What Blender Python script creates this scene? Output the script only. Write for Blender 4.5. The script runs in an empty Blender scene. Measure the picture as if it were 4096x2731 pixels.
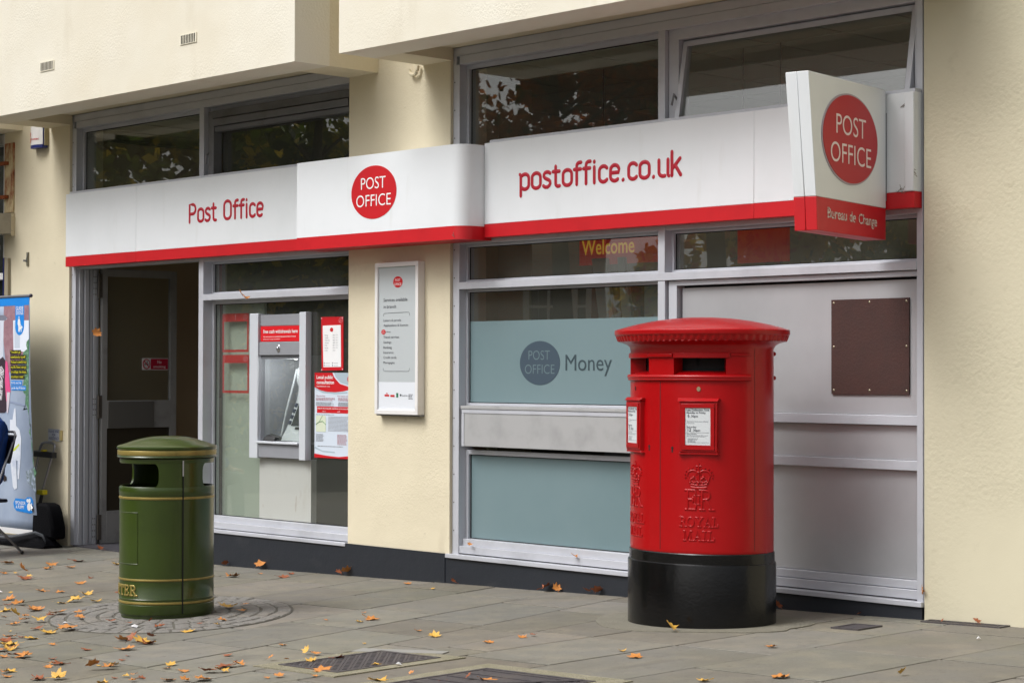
import bpy, bmesh, math, random
from mathutils import Vector, Matrix
R = math.radians
S = bpy.context.scene
COL = S.collection
rnd = random.Random(7)

# ---------------------------------------------------------------- camera
YAW, PIT, ROL = R(46.74), R(.885), R(.13)
fw = Vector((-math.sin(YAW)*math.cos(PIT), math.cos(YAW)*math.cos(PIT), math.sin(PIT)))
r0 = Vector((math.cos(YAW), math.sin(YAW), 0)); u0 = r0.cross(fw)
rt = r0*math.cos(ROL)+u0*math.sin(ROL); up = -r0*math.sin(ROL)+u0*math.cos(ROL)
cd = bpy.data.cameras.new('camera'); cam = bpy.data.objects.new('camera', cd); COL.objects.link(cam)
m = Matrix((rt, up, -fw)).transposed().to_4x4(); m.translation = Vector((10, -9.2, 1.4))
cam.matrix_world = m
cd.sensor_width = 36; cd.lens = 7950/4096*36; cd.clip_end = 600; cd.clip_start = .1
S.camera = cam

# ---------------------------------------------------------------- light
SUN_EL, SUN_AZ = R(52), R(200)          # overcast, soft light from in front of the shop
w = bpy.data.worlds.new('World'); S.world = w; w.use_nodes = True
nt = w.node_tree; bg = nt.nodes['Background']
sky = nt.nodes.new('ShaderNodeTexSky'); sky.sky_type = 'NISHITA'; sky.sun_disc = False
sky.sun_elevation = SUN_EL; sky.sun_rotation = SUN_AZ; sky.air_density = 1.0; sky.dust_density = 6.0; sky.ozone_density = .6
hsv = nt.nodes.new('ShaderNodeHueSaturation'); hsv.inputs['Saturation'].default_value = .22
nt.links.new(sky.outputs[0], hsv.inputs['Color']); nt.links.new(hsv.outputs[0], bg.inputs[0])
bg.inputs[1].default_value = .122
sl = bpy.data.lights.new('sun', 'SUN'); sl.energy = 1.35; sl.angle = R(26); sl.color = (.98, .985, 1)
so = bpy.data.objects.new('sun', sl); COL.objects.link(so)
sd = Vector((math.sin(SUN_AZ)*math.cos(SUN_EL), math.cos(SUN_AZ)*math.cos(SUN_EL), math.sin(SUN_EL)))
so.rotation_euler = sd.to_track_quat('Z', 'Y').to_euler()
S.view_settings.view_transform = 'Standard'; S.view_settings.look = 'None'
S.view_settings.exposure = 0.45; S.view_settings.gamma = 1
S.cycles.max_bounces = 8; S.cycles.transparent_max_bounces = 12; S.cycles.sample_clamp_indirect = 6
S.cycles.caustics_reflective = False; S.cycles.caustics_refractive = False
S.cycles.use_denoising = True

# ---------------------------------------------------------------- materials
def lin(c): return tuple(((x/255)/12.92 if x/255 <= .04045 else ((x/255+.055)/1.055)**2.4) for x in c)+(1,)
MC = {}
def mat(name, rgb, rough=.6, metal=0., bump=(), var=(), spec=.5, coat=0., stain=None, aniso=0):
    """bump: (scale, strength, detail) tuples; var: (scale, rgb2, lo, hi) noise mixes"""
    if name in MC: return MC[name]
    m = bpy.data.materials.new(name); m.use_nodes = True; n = m.node_tree.nodes; l = m.node_tree.links
    b = n['Principled BSDF']; b.inputs['Base Color'].default_value = lin(rgb); b.inputs['Roughness'].default_value = rough
    b.inputs['Metallic'].default_value = metal; b.inputs['Specular IOR Level'].default_value = spec
    b.inputs['Coat Weight'].default_value = coat; b.inputs['Coat Roughness'].default_value = .12
    tc = n.new('ShaderNodeTexCoord'); last = None
    for (sc, c2, lo, hi, *st) in var:
        t = n.new('ShaderNodeTexNoise'); t.inputs['Scale'].default_value = sc; t.inputs['Detail'].default_value = 6; t.inputs['Roughness'].default_value = .6
        if st:
            mp = n.new('ShaderNodeMapping'); mp.inputs['Scale'].default_value = st[0]; l.new(tc.outputs['Object'], mp.inputs[0]); l.new(mp.outputs[0], t.inputs['Vector'])
        else: l.new(tc.outputs['Object'], t.inputs['Vector'])
        rp = n.new('ShaderNodeMapRange'); rp.inputs['From Min'].default_value = lo; rp.inputs['From Max'].default_value = hi
        l.new(t.outputs['Fac'], rp.inputs['Value'])
        mx = n.new('ShaderNodeMix'); mx.data_type = 'RGBA'; l.new(rp.outputs[0], mx.inputs[0])
        if last: l.new(last, mx.inputs[6])
        else: mx.inputs[6].default_value = lin(rgb)
        mx.inputs[7].default_value = lin(c2); last = mx.outputs[2]
    if last: l.new(last, b.inputs['Base Color'])
    prev = None
    for (sc, st, det, *q) in bump:
        t = n.new('ShaderNodeTexNoise'); t.inputs['Scale'].default_value = sc; t.inputs['Detail'].default_value = det
        l.new(tc.outputs['Object'], t.inputs['Vector'])
        h = t.outputs['Fac']
        if q:   # patchy: the bump fades in and out over the surface
            t2 = n.new('ShaderNodeTexNoise'); t2.inputs['Scale'].default_value = q[0]; l.new(tc.outputs['Object'], t2.inputs['Vector'])
            rp = n.new('ShaderNodeMapRange'); rp.inputs['From Min'].default_value = .42; rp.inputs['From Max'].default_value = .62; l.new(t2.outputs['Fac'], rp.inputs['Value'])
            mm = n.new('ShaderNodeMath'); mm.operation = 'MULTIPLY'; l.new(h, mm.inputs[0]); l.new(rp.outputs[0], mm.inputs[1]); h = mm.outputs[0]
        bp = n.new('ShaderNodeBump'); bp.inputs['Strength'].default_value = st; bp.inputs['Distance'].default_value = .02
        l.new(h, bp.inputs['Height'])
        if prev: l.new(prev, bp.inputs['Normal'])
        prev = bp.outputs[0]
    if prev: l.new(prev, b.inputs['Normal'])
    MC[name] = m; return m

def glassmat(name, tint=(.93, .95, .93), refl=1.0):
    m = bpy.data.materials.new(name); m.use_nodes = True; n = m.node_tree.nodes; l = m.node_tree.links
    n.clear(); o = n.new('ShaderNodeOutputMaterial'); mx = n.new('ShaderNodeMixShader'); tr = n.new('ShaderNodeBsdfTransparent'); g = n.new('ShaderNodeBsdfGlossy')
    lw = n.new('ShaderNodeLayerWeight'); lw.inputs[0].default_value = .5; fr = n.new('ShaderNodeMath'); fr.operation = 'POWER'; fr.inputs[1].default_value = 5; l.new(lw.outputs['Facing'], fr.inputs[0]); mu = n.new('ShaderNodeMath'); mu.operation = 'MULTIPLY_ADD'; mu.inputs[1].default_value = .95; mu.inputs[2].default_value = .085*refl
    mu.use_clamp = True
    geo = n.new('ShaderNodeNewGeometry'); tc = n.new('ShaderNodeTexCoord'); t = n.new('ShaderNodeTexNoise'); t.inputs['Scale'].default_value = 1.3
    bp = n.new('ShaderNodeBump'); bp.inputs['Strength'].default_value = .02; bp.inputs['Distance'].default_value = .02
    l.new(tc.outputs['Object'], t.inputs['Vector']); l.new(t.outputs['Fac'], bp.inputs['Height']); l.new(bp.outputs[0], g.inputs['Normal'])
    tr.inputs[0].default_value = tint+(1,); g.inputs['Roughness'].default_value = 0.0; g.inputs[0].default_value = (1, 1, 1, 1)
    l.new(fr.outputs[0], mu.inputs[0]); l.new(mu.outputs[0], mx.inputs[0]); l.new(tr.outputs[0], mx.inputs[1]); l.new(g.outputs[0], mx.inputs[2]); df_ = n.new('ShaderNodeBsdfDiffuse'); df_.inputs[0].default_value = (.62, .64, .56, 1); m2 = n.new('ShaderNodeMixShader'); m2.inputs[0].default_value = .03; l.new(mx.outputs[0], m2.inputs[1]); l.new(df_.outputs[0], m2.inputs[2]); l.new(m2.outputs[0], o.inputs[0])  # thin diffuse haze mixed in to lift the dark panes
    return m

CREAM = (238, 226, 193)
STUCCO = mat('cream_stucco', (206, 199, 174), .85, bump=((42, .3, 5, .9), (180, .05, 3), (3, .2, 3)), var=((.9, (197, 190, 165), .4, .75), (7, (184, 176, 150), .6, .85), (2.2, (172, 162, 138), .7, .95, (1, 1, .25))), spec=.2)
UPPER = mat('lit_upper_stucco', (226, 221, 206), .85, bump=((55, .24, 5, 1.1), (180, .12, 3), (2.2, .3, 2)), var=((.7, (218, 210, 190), .4, .75), (3, (206, 197, 176), .6, .9, (1, 1, .22)), (9, (196, 186, 164), .68, .9)), spec=.2)  # same paint as the walls, made whiter for the bright light on the overhang
SMOOTHW = mat('cream_smooth_wall', (220, 210, 184), .85, bump=((70, .22, 5, .9), (220, .12, 3), (4, .2, 3)), var=((1.1, (211, 201, 175), .4, .75), (16, (196, 186, 158), .66, .8), (3, (188, 176, 150), .66, .95, (1, 1, .3))), spec=.2)
PLINTH = mat('black_plinth_paint', (33, 37, 44), .5, bump=((9, .25, 4), (60, .06, 2)), var=((3, (50, 52, 56), .58, .85, (1, 1, 3)), (14, (84, 82, 78), .7, .85)))
ALU = mat('grey_aluminium', (196, 198, 205), .42, .2, bump=((300, .03, 2),), var=((2.5, (176, 178, 184), .5, .8), (9, (150, 148, 146), .68, .85)))
ALU_D = mat('dull_aluminium', (120, 121, 124), .55, .3, var=((4, (98, 98, 98), .5, .8),))
PANEL = mat('brushed_metal_panel', (194, 195, 198), .34, .4, bump=((400, .02, 2),), var=((1.5, (178, 179, 182), .4, .8),))
GREYP = mat('grey_infill_panel', (168, 168, 168), .6, .1, var=((5, (150, 150, 150), .5, .8), (2, (130, 128, 124), .68, .9)))
DARK = mat('dark_rubber', (16, 16, 18), .7)
SCREW = mat('dull_steel_screw', (80, 72, 62), .5, .7)
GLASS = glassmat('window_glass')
FILM = mat('teal_frosted_film', (118, 138, 142), .28, 0, var=((.8, (107, 129, 133), .4, .8),), spec=.5)
FILM_D = mat('dark_film_print', (68, 82, 94), .35)
FILM_L = mat('pale_film_print', (108, 128, 132), .35)
FILM_M = mat('grey_film_print', (62, 76, 82), .35)
WHITE = mat('white_sign_paint', (228, 231, 234), .42, var=((1.2, (218, 222, 224), .4, .8), (6, (205, 207, 206), .7, .9), (16, (190, 190, 184), .76, .86), (3, (216, 218, 218), .6, .9, (3, 1, .5))))
WHITEP = mat('white_print', (236, 236, 236), .45)
RED = mat('sign_red', (196, 22, 32), .42, var=((3, (182, 20, 30), .5, .8),))
REDL = mat('sign_red_lettering', (178, 28, 48), .4)
LETW = mat('pinkish_white_lettering', (232, 214, 214), .5)
BROWN = mat('brown_hardboard', (64, 35, 29), .7, var=((8, (54, 32, 28), .4, .8), (3, (96, 60, 38), .72, .9, (1, 1, 2))), bump=((90, .1, 3),))
ALUW = mat('white_powder_coat', (226, 224, 222), .4, var=((6, (206, 202, 196), .62, .85),))
BOARDG = mat('grey_poster_print', (186, 192, 194), .25, spec=.6)
BOARDW = mat('pale_poster_print', (222, 226, 232), .25, spec=.6)
INK = mat('dark_grey_ink', (70, 72, 78), .5)
INKM = mat('mid_grey_ink', (140, 142, 148), .5)
BLACKM = mat('matt_black', (10, 10, 11), .8)
BLACKG = mat('black_gloss_cast_iron', (5, 5, 6), .25, 0, spec=.3, coat=.2, bump=((9, .12, 3), (60, .06, 3)), var=((6, (14, 15, 16), .62, .85), (60, (70, 72, 72), .745, .76), (9, (44, 42, 38), .68, .85, (1, 1, .5))))
PBRED = mat('pillar_box_red', (162, 2, 8), .36, 0, spec=.25, coat=.22, bump=((7, .08, 2), (70, .035, 2)), var=((3, (152, 1, 6), .45, .8), (30, (186, 14, 22), .7, .8), (70, (96, 8, 10), .745, .76), (5, (142, 14, 14), .66, .8, (1, 1, .2))))
CREAMM = mat('cream_card', (214, 210, 196), .5)
BGREEN = mat('litter_bin_green', (50, 67, 9), .28, 0, coat=.25, bump=((6, .06, 2), (80, .03, 2)), var=((4, (42, 57, 8), .45, .8), (22, (62, 76, 28), .72, .84)))
GOLD = mat('dull_gold_paint', (150, 132, 70), .38, .35, var=((14, (120, 104, 56), .5, .8),))
ATMG = mat('cash_machine_grey', (150, 152, 158), .45, .15, var=((3, (142, 144, 150), .4, .8),))
ATML = mat('cash_machine_pale', (196, 200, 206), .42)
STONE = mat('stained_stone_panel', (206, 204, 202), .75, var=((3, (190, 184, 176), .5, .8, (1, 1, .4)), (6, (160, 138, 124), .64, .8, (1.6, 1, .5))), bump=((120, .1, 2),))
CHROME = mat('chrome', (200, 200, 205), .15, 1)
STEELT = mat('steel_tube', (150, 150, 155), .28, .9)
YEL = mat('yellow_plastic', (205, 190, 20), .4)
BLUE = mat('banner_blue', (16, 132, 220), .5)
NAVY = mat('navy_plastic', (28, 40, 110), .4)
FABB = mat('black_nylon', (9, 9, 13), .8, spec=.1, bump=((60, .3, 3),))
FABG = mat('grey_webbing', (74, 77, 82), .8, bump=((200, .3, 2),))
JACKET = mat('blue_jacket_fabric', (14, 62, 138), .65, bump=((14, .8, 3), (90, .2, 2)))
SKIN = mat('skin', (196, 146, 118), .55)
TROU = mat('dark_trousers', (34, 36, 44), .8)
HAIR = mat('brown_hair', (60, 42, 28), .7, bump=((40, .5, 3),))
RUST = mat('rusted_cream_steel', (196, 180, 140), .8, var=((7, (138, 66, 24), .44, .6, (1, 1, .5)), (12, (92, 40, 18), .58, .7, (1, 1, .6))), bump=((60, .4, 4),))
INTW = mat('interior_wall', (170, 172, 140), .8)
INTP = mat('porch_brown', (176, 156, 128), .8)
INTB = mat('interior_brown', (88, 80, 62), .8, var=((2, (76, 70, 56), .4, .8),))
INTR = mat('interior_rust_red', (120, 52, 30), .7)
INTG = mat('interior_grey_green_board', (176, 184, 172), .7)
INTC = mat('ceiling_tile', (176, 182, 164), .8)
CARPET = mat('interior_floor', (50, 52, 54), .9)
DOORF = mat('grey_door_frame', (158, 157, 156), .5, .15, var=((5, (114, 112, 110), .5, .85),))
LEAFM = {'y': mat('yellow_leaf', (200, 152, 56), .55, var=((30, (216, 178, 92), .4, .7), (80, (170, 104, 30), .6, .8))),
         'o': mat('orange_leaf', (184, 112, 48), .55, var=((30, (206, 148, 78), .4, .7), (80, (146, 76, 30), .6, .8))),
         'r': mat('rust_brown_leaf', (132, 70, 40), .6, var=((30, (160, 94, 54), .4, .7), (80, (98, 46, 28), .6, .8)))}
PAPER = mat('white_scrap', (220, 220, 222), .5)

def pavmat():
    m = mat('york_stone_slabs', (120, 117, 110), .78, bump=((5, .3, 4), (60, .16, 4), (260, .12, 2)),
            var=((1.3, (112, 107, 96), .4, .75), (5, (134, 128, 114), .45, .8), (22, (96, 91, 82), .58, .8), (.7, (112, 110, 96), .55, .8), (3.2, (88, 84, 76), .6, .85, (1, .35, 1)), (34, (72, 69, 64), .735, .76), (90, (158, 154, 142), .72, .78)), spec=.3)
    n = m.node_tree.nodes; l = m.node_tree.links; b = n['Principled BSDF']
    src = b.inputs['Base Color'].links[0].from_socket
    at = n.new('ShaderNodeAttribute'); at.attribute_name = 'tone'; mx = n.new('ShaderNodeMix'); mx.data_type = 'RGBA'; mx.blend_type = 'MULTIPLY'; mx.inputs[0].default_value = 1
    l.new(src, mx.inputs[6]); l.new(at.outputs['Color'], mx.inputs[7]); l.new(mx.outputs[2], b.inputs['Base Color'])
    return m
SLAB = pavmat()
JOINT = mat('sandy_joint', (44, 43, 37), .95, bump=((200, .3, 2),), var=((6, (84, 82, 62), .52, .7),))
MORTAR = mat('gritty_mortar', (150, 144, 124), .95, bump=((150, .6, 3),), var=((120, (104, 100, 84), .5, .65), (8, (128, 124, 100), .4, .7)))
SETT = mat('granite_sett', (122, 119, 114), .75, bump=((40, .5, 4),), var=((60, (98, 95, 92), .5, .7), (6, (132, 124, 114), .5, .8)))
IRON = mat('cast_iron_cover', (82, 78, 80), .55, .4, bump=((80, .2, 3),), var=((5, (104, 96, 90), .5, .8),))
ASPH = mat('asphalt', (62, 62, 64), .9, bump=((120, .4, 3),))
BRICK = None

# ---------------------------------------------------------------- mesh helpers
FLAT = .45     # how far stroke lettering stands off its surface, relative to its width
class MB:
    def __init__(s): s.v = []; s.f = []; s.sm = []
    def add(s, vs, fs, smooth=False):
        o = len(s.v); s.v += [tuple(p) for p in vs]; s.f += [tuple(i+o for i in q) for q in fs]; s.sm += [smooth]*len(fs); return s
    def box(s, x0, x1, y0, y1, z0, z1):
        if x0 > x1: x0, x1 = x1, x0
        if y0 > y1: y0, y1 = y1, y0
        if z0 > z1: z0, z1 = z1, z0
        return s.add([(x0, y0, z0), (x1, y0, z0), (x1, y1, z0), (x0, y1, z0), (x0, y0, z1), (x1, y0, z1), (x1, y1, z1), (x0, y1, z1)],
                     [(0, 3, 2, 1), (4, 5, 6, 7), (0, 1, 5, 4), (1, 2, 6, 5), (2, 3, 7, 6), (3, 0, 4, 7)])
    def hexa(s, p):   # 8 corners, bottom 4 ccw then top 4
        return s.add(p, [(0, 3, 2, 1), (4, 5, 6, 7), (0, 1, 5, 4), (1, 2, 6, 5), (2, 3, 7, 6), (3, 0, 4, 7)])
    def prism(s, pts, f, h0, h1):   # 2-D outline pts -> solid between heights h0,h1 through map f(u,v,h)
        n = len(pts); return s.add([f(u, v, h0) for u, v in pts]+[f(u, v, h1) for u, v in pts],
            [tuple(range(n-1, -1, -1)), tuple(range(n, 2*n))]+[(i, (i+1) % n, n+(i+1) % n, n+i) for i in range(n)])
    def tube(s, pts, r, n=8, cap=True, flat=None, radii=None, smooth=True):
        P = [Vector(p) for p in pts]; N = len(P); rings = []
        for i, p in enumerate(P):
            t = (P[min(i+1, N-1)]-P[max(i-1, 0)]); t = t.normalized() if t.length > 1e-9 else Vector((0, 0, 1))
            if flat is not None:
                nn = Vector(flat[i] if isinstance(flat, list) else flat); b = t.cross(nn).normalized(); a = b.cross(t).normalized()*FLAT
            else:
                q = Vector((0, 0, 1)) if abs(t.z) < .9 else Vector((1, 0, 0)); b = t.cross(q).normalized(); a = b.cross(t).normalized()
            rr = radii[i] if radii else r
            rings.append([p+(b*math.cos(k*2*math.pi/n)+a*math.sin(k*2*math.pi/n))*rr for k in range(n)])
        vs = [v for g in rings for v in g]; fs = []
        for i in range(N-1):
            for k in range(n): fs.append((i*n+k, i*n+(k+1) % n, (i+1)*n+(k+1) % n, (i+1)*n+k))
        s.add(vs, fs, smooth)
        if cap:
            s.add(rings[0], [tuple(range(n-1, -1, -1))]); s.add(rings[-1], [tuple(range(n))])
        return s
    def ball(s, c, r, n=8, sc=(1, 1, 1)):
        vs = []; fs = []; m = n//2
        for i in range(m+1):
            ph = math.pi*i/m
            for k in range(n):
                th = 2*math.pi*k/n; vs.append((c[0]+r*sc[0]*math.sin(ph)*math.cos(th), c[1]+r*sc[1]*math.sin(ph)*math.sin(th), c[2]+r*sc[2]*math.cos(ph)))
        for i in range(m):
            for k in range(n): fs.append((i*n+k, (i+1)*n+k, (i+1)*n+(k+1) % n, i*n+(k+1) % n))
        return s.add(vs, fs, True)
    def build(s, name, m, parent=None, bevel=0, local=False, smooth_angle=None):
        me = bpy.data.meshes.new(name)
        off = Vector((0, 0, 0)) if (parent is None or local or '_o' not in parent) else Vector(list(parent['_o']))
        me.from_pydata([tuple(Vector(p)-off) for p in s.v], [], s.f)
        me.polygons.foreach_set('use_smooth', s.sm); me.update()
        bm = bmesh.new(); bm.from_mesh(me); bmesh.ops.remove_doubles(bm, verts=bm.verts, dist=1e-5)
        bmesh.ops.recalc_face_normals(bm, faces=bm.faces); bm.to_mesh(me); bm.free()
        me.set_sharp_from_angle(angle=R(38))
        o = bpy.data.objects.new(name, me); COL.objects.link(o)
        if m: me.materials.append(m)
        if parent: o.parent = parent
        o['_o'] = list(off)
        if bevel:
            b = o.modifiers.new('bevel', 'BEVEL'); b.width = bevel; b.segments = 2; b.limit_method = 'ANGLE'; b.angle_limit = R(40)
        return o
def thing(name, label, cat, loc=(0, 0, 0), rz=0, group=None):
    o = bpy.data.objects.new(name, None); COL.objects.link(o); o.location = loc; o.rotation_euler = (0, 0, rz)
    o.empty_display_size = .1
    o['label'] = label; o['category'] = cat; o['_o'] = list(loc) if not rz else [0, 0, 0]
    if group: o['group'] = group
    return o
def tag(o, label=None, cat=None, group=None, kind=None):
    if label: o['label'] = label
    if cat: o['category'] = cat
    if group: o['group'] = group
    if kind: o['kind'] = kind
    return o
def FY(x0, z0, y):   return lambda u, v, h=0: (x0+u, y-h, z0+v)       # facing the street
def ell(cx, cy, rx, ry, n=48): return [(cx+rx*math.cos(2*math.pi*k/n), cy+ry*math.sin(2*math.pi*k/n)) for k in range(n)]
def rect(x0, x1, y0, y1): return [(x0, y0), (x1, y0), (x1, y1), (x0, y1)]
def rrect(x0, x1, y0, y1, r, n=5):
    o = []
    for cx, cy, a in ((x1-r, y0+r, -90), (x1-r, y1-r, 0), (x0+r, y1-r, 90), (x0+r, y0+r, 180)):
        o += [(cx+r*math.cos(R(a+90*k/n)), cy+r*math.sin(R(a+90*k/n))) for k in range(n+1)]
    return o

# text from Blender's own built-in font, laid flat through a map; returns width
TC = {}
def textdata(s, off=0., res=3):
    k = (s, off, res)
    if k in TC: return TC[k]
    c = bpy.data.curves.new('t', 'FONT'); c.body = s; c.size = 1; c.offset = off; c.resolution_u = res; c.fill_mode = 'FRONT'; c.extrude = 0
    o = bpy.data.objects.new('t', c); COL.objects.link(o); bpy.context.view_layer.update()
    me = bpy.data.meshes.new_from_object(o.evaluated_get(bpy.context.evaluated_depsgraph_get()))
    v = [(p.co.x, p.co.y) for p in me.vertices]; f = [tuple(q.vertices) for q in me.polygons]
    bpy.data.objects.remove(o); bpy.data.curves.remove(c); bpy.data.meshes.remove(me)
    TC[k] = (v, f); return TC[k]
def text(mb, s, fmap, x, y, size, width=None, h=.002, off=0., align='l', res=3, sx=1.0):
    """cap height = size; width fixes the total width"""
    v, f = textdata(s, off, res)
    if not v: return
    x0 = min(p[0] for p in v); x1 = max(p[0] for p in v); sc = size/.73
    fx = (width/(x1-x0)) if width else sc*sx; W = (x1-x0)*fx
    ox = x-(W/2 if align == 'c' else W if align == 'r' else 0)
    mb.add([fmap(ox+(p[0]-x0)*fx, y+p[1]*sc, h) for p in v], f)
def lines(mb, fmap, x0, x1, y0, y1, n, t, h=.002, ragged=.35, seed=1):
    q = random.Random(seed)
    for i in range(n):
        y = y1-(y1-y0)*(i+.5)/n; x = x0; e = x1-(x1-x0)*ragged*q.random()
        while x < e-.002:
            wd = min(q.uniform(.3, 1.0)*(t*7), e-x); mb.add([fmap(a, b, h) for a, b in rect(x, x+wd, y-t/2, y+t/2)], [(0, 1, 2, 3)]); x += wd+t*1.2

# stroke letters with round ends (x-height 1, cap 1.42)
def arc(cx, cy, rx, ry, a0, a1, n=9): return [(cx+rx*math.cos(R(a0+(a1-a0)*k/n)), cy+ry*math.sin(R(a0+(a1-a0)*k/n))) for k in range(n+1)]
SG = {
 'p': (.62, [[(-.06, 1), (.0, .93), (0, -.42)], [(0, .86)]+arc(.3, .72, .28, .28, 125, 0)+arc(.3, .28, .28, .28, 0, -125)+[(0, .14)]]),
 'o': (.62, [arc(.3, .72, .3, .28, 180, 0)+arc(.3, .28, .3, .28, 0, -180)+[(0, .72)]]),
 's': (.52, [[(.47, .9), (.37, .98), (.24, 1), (.1, .95), (.03, .84), (.03, .72), (.1, .61), (.24, .53), (.38, .46), (.47, .37), (.48, .24), (.42, .1), (.28, 0), (.12, .01), (.0, .1)]]),
 't': (.46, [[(.14, 1.3), (.14, .2)]+arc(.32, .2, .18, .2, 180, 270, 5)+[(.42, .01)], [(-.04, .97), (.4, .97)]]),
 'f': (.44, [[(.13, 0), (.13, 1.18)]+arc(.33, 1.2, .2, .2, 180, 90, 5)+[(.42, 1.4)], [(-.04, .97), (.4, .97)]]),
 'i': (.17, [[(.05, 0), (.05, 1)], [(.05, 1.33), (.05, 1.36)]]),
 'c': (.55, [arc(.3, .7, .28, .3, 35, 180)+arc(.3, .3, .28, .3, 180, 325)]),
 'e': (.6, [[(.04, .52), (.57, .52), (.57, .7)]+arc(.3, .7, .28, .3, 0, 180)+arc(.3, .3, .28, .3, 180, 315)]),
 'u': (.62, [[(0, 1), (0, .3)]+arc(.28, .28, .28, .28, 180, 290), [(.57, 1), (.57, .1), (.62, .0)]]),
 'k': (.56, [[(0, 0), (0, 1.45)], [(.5, 1), (.04, .42)], [(.2, .62), (.54, 0)]]),
 '.': (.2, [[(.05, .0), (.06, .02)]]),
 'P': (.72, [[(.0, 0), (0, 1.42), (.32, 1.42)]+arc(.34, 1.04, .32, .38, 90, -90)+[(0, .66)]]),
 'O': (.82, [arc(.36, 1.06, .36, .36, 180, 0)+arc(.36, .36, .36, .36, 0, -180)+[(0, 1.06)]]),
 ' ': (.42, []),
 # serif capitals, cap height 1 (used for cast lettering)
 'R_': (.8, [[(.14, 0), (.14, 1)], [(0, 1), (.38, 1)]+arc(.38, .76, .22, .24, 90, -90, 7)+[(.14, .52)], [(.36, .52), (.68, .02)], [(0, 0), (.28, 0)], [(.58, 0), (.84, 0)]]),
 'O_': (.92, [arc(.42, .5, .4, .5, 0, 360, 20)]),
 'Y_': (.84, [[(.1, 1), (.42, .5), (.42, 0)], [(.74, 1), (.42, .5)], [(0, 1), (.22, 1)], [(.62, 1), (.84, 1)], [(.28, 0), (.56, 0)]]),
 'A_': (.84, [[(.12, 0), (.42, 1), (.72, 0)], [(.22, .34), (.62, .34)], [(0, 0), (.24, 0)], [(.6, 0), (.84, 0)]]),
 'L_': (.7, [[(.14, 1), (.14, 0)], [(0, 1), (.28, 1)], [(0, 0), (.6, 0), (.62, .24)]]),
 'M_': (1.0, [[(.16, 0), (.18, 1), (.5, .1), (.82, 1), (.86, 0)], [(.04, 0), (.28, 0)], [(.74, 0), (.98, 0)], [(.06, 1), (.2, 1)], [(.8, 1), (.96, 1)]]),
 'I_': (.42, [[(.16, 0), (.16, 1)], [(.02, 0), (.3, 0)], [(.02, 1), (.3, 1)]]),
 'T_': (.8, [[(.38, 0), (.38, 1)], [(.0, .8), (.02, 1), (.74, 1), (.76, .8)], [(.24, 0), (.52, 0)]]),
 'E_': (.74, [[(.14, 0), (.14, 1)], [(0, 1), (.58, 1), (.6, .78)], [(0, 0), (.6, 0), (.63, .24)], [(.14, .52), (.46, .52)], [(.46, .62), (.46, .42)]]),
}
def strokes(mb, glyphs, fmap, x, y, sz, r, gap=.22, width=None, nrm=None, n=8, sx=1., h=.0):
    """write stroke glyphs; nrm(u,v) gives the surface normal"""
    tot = sum(SG[g][0]+gap for g in glyphs)-gap; kx = (width/tot) if width else sz*sx; cx = x
    for g in glyphs:
        wd, ps = SG[g]
        for p in ps:
            uv = [(cx+a*kx, y+b*sz) for a, b in p]
            a, b = Vector(uv[0]), Vector(uv[1]); d0 = (a-b).normalized()*r; a2, b2 = Vector(uv[-1]), Vector(uv[-2]); d1 = (a2-b2).normalized()*r
            uv = [tuple(a+d0), tuple(a+d0*.6)]+uv+[tuple(a2+d1*.6), tuple(a2+d1)]
            rr = [r*.25, r*.8]+[r]*(len(uv)-4)+[r*.8, r*.25]
            P = [fmap(q[0], q[1], h) for q in uv]; N = [nrm(q[0], q[1]) for q in uv]
            mb.tube(P, r, n, True, N, rr)
        cx += (wd+gap)*kx
    return cx

# ================================================================ GROUND
def gz(x, y):
    return (-.0569+.0275*min(x, 9) if x > -3 else -.1394)+.012*max(y, -14)
def tilt(pts, dz): return [(x, y, gz(x, y)+dz) for x, y in pts]
b = MB()
xs = [-45, -20, -12, -8, -3, 0, 4, 9, 14, 30]; ys = [-60, -30, -14, -8, -4, 0, 6.5]
for i in range(len(xs)-1):
    for j in range(len(ys)-1):
        b.add(tilt([(xs[i], ys[j]), (xs[i+1], ys[j]), (xs[i+1], ys[j+1]), (xs[i], ys[j+1])], -.012), [(0, 1, 2, 3)])
tag(b.build('ground', JOINT), kind='structure')
# road across the paved forecourt (only seen in the glass)
b = MB(); b.add(tilt([(-45, -40), (30, -40), (30, -15), (-45, -15)], -.002), [(0, 1, 2, 3)])
tag(b.build('road', ASPH), kind='structure')
b = MB()
for i in range(len(xs)-1): b.hexa(tilt([(xs[i], -15.2), (xs[i+1], -15.2), (xs[i+1], -15), (xs[i], -15)], -.02)+tilt([(xs[i], -15.2), (xs[i+1], -15.2), (xs[i+1], -15), (xs[i], -15)], .1))
tag(b.build('kerb', SETT), kind='structure')
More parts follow.
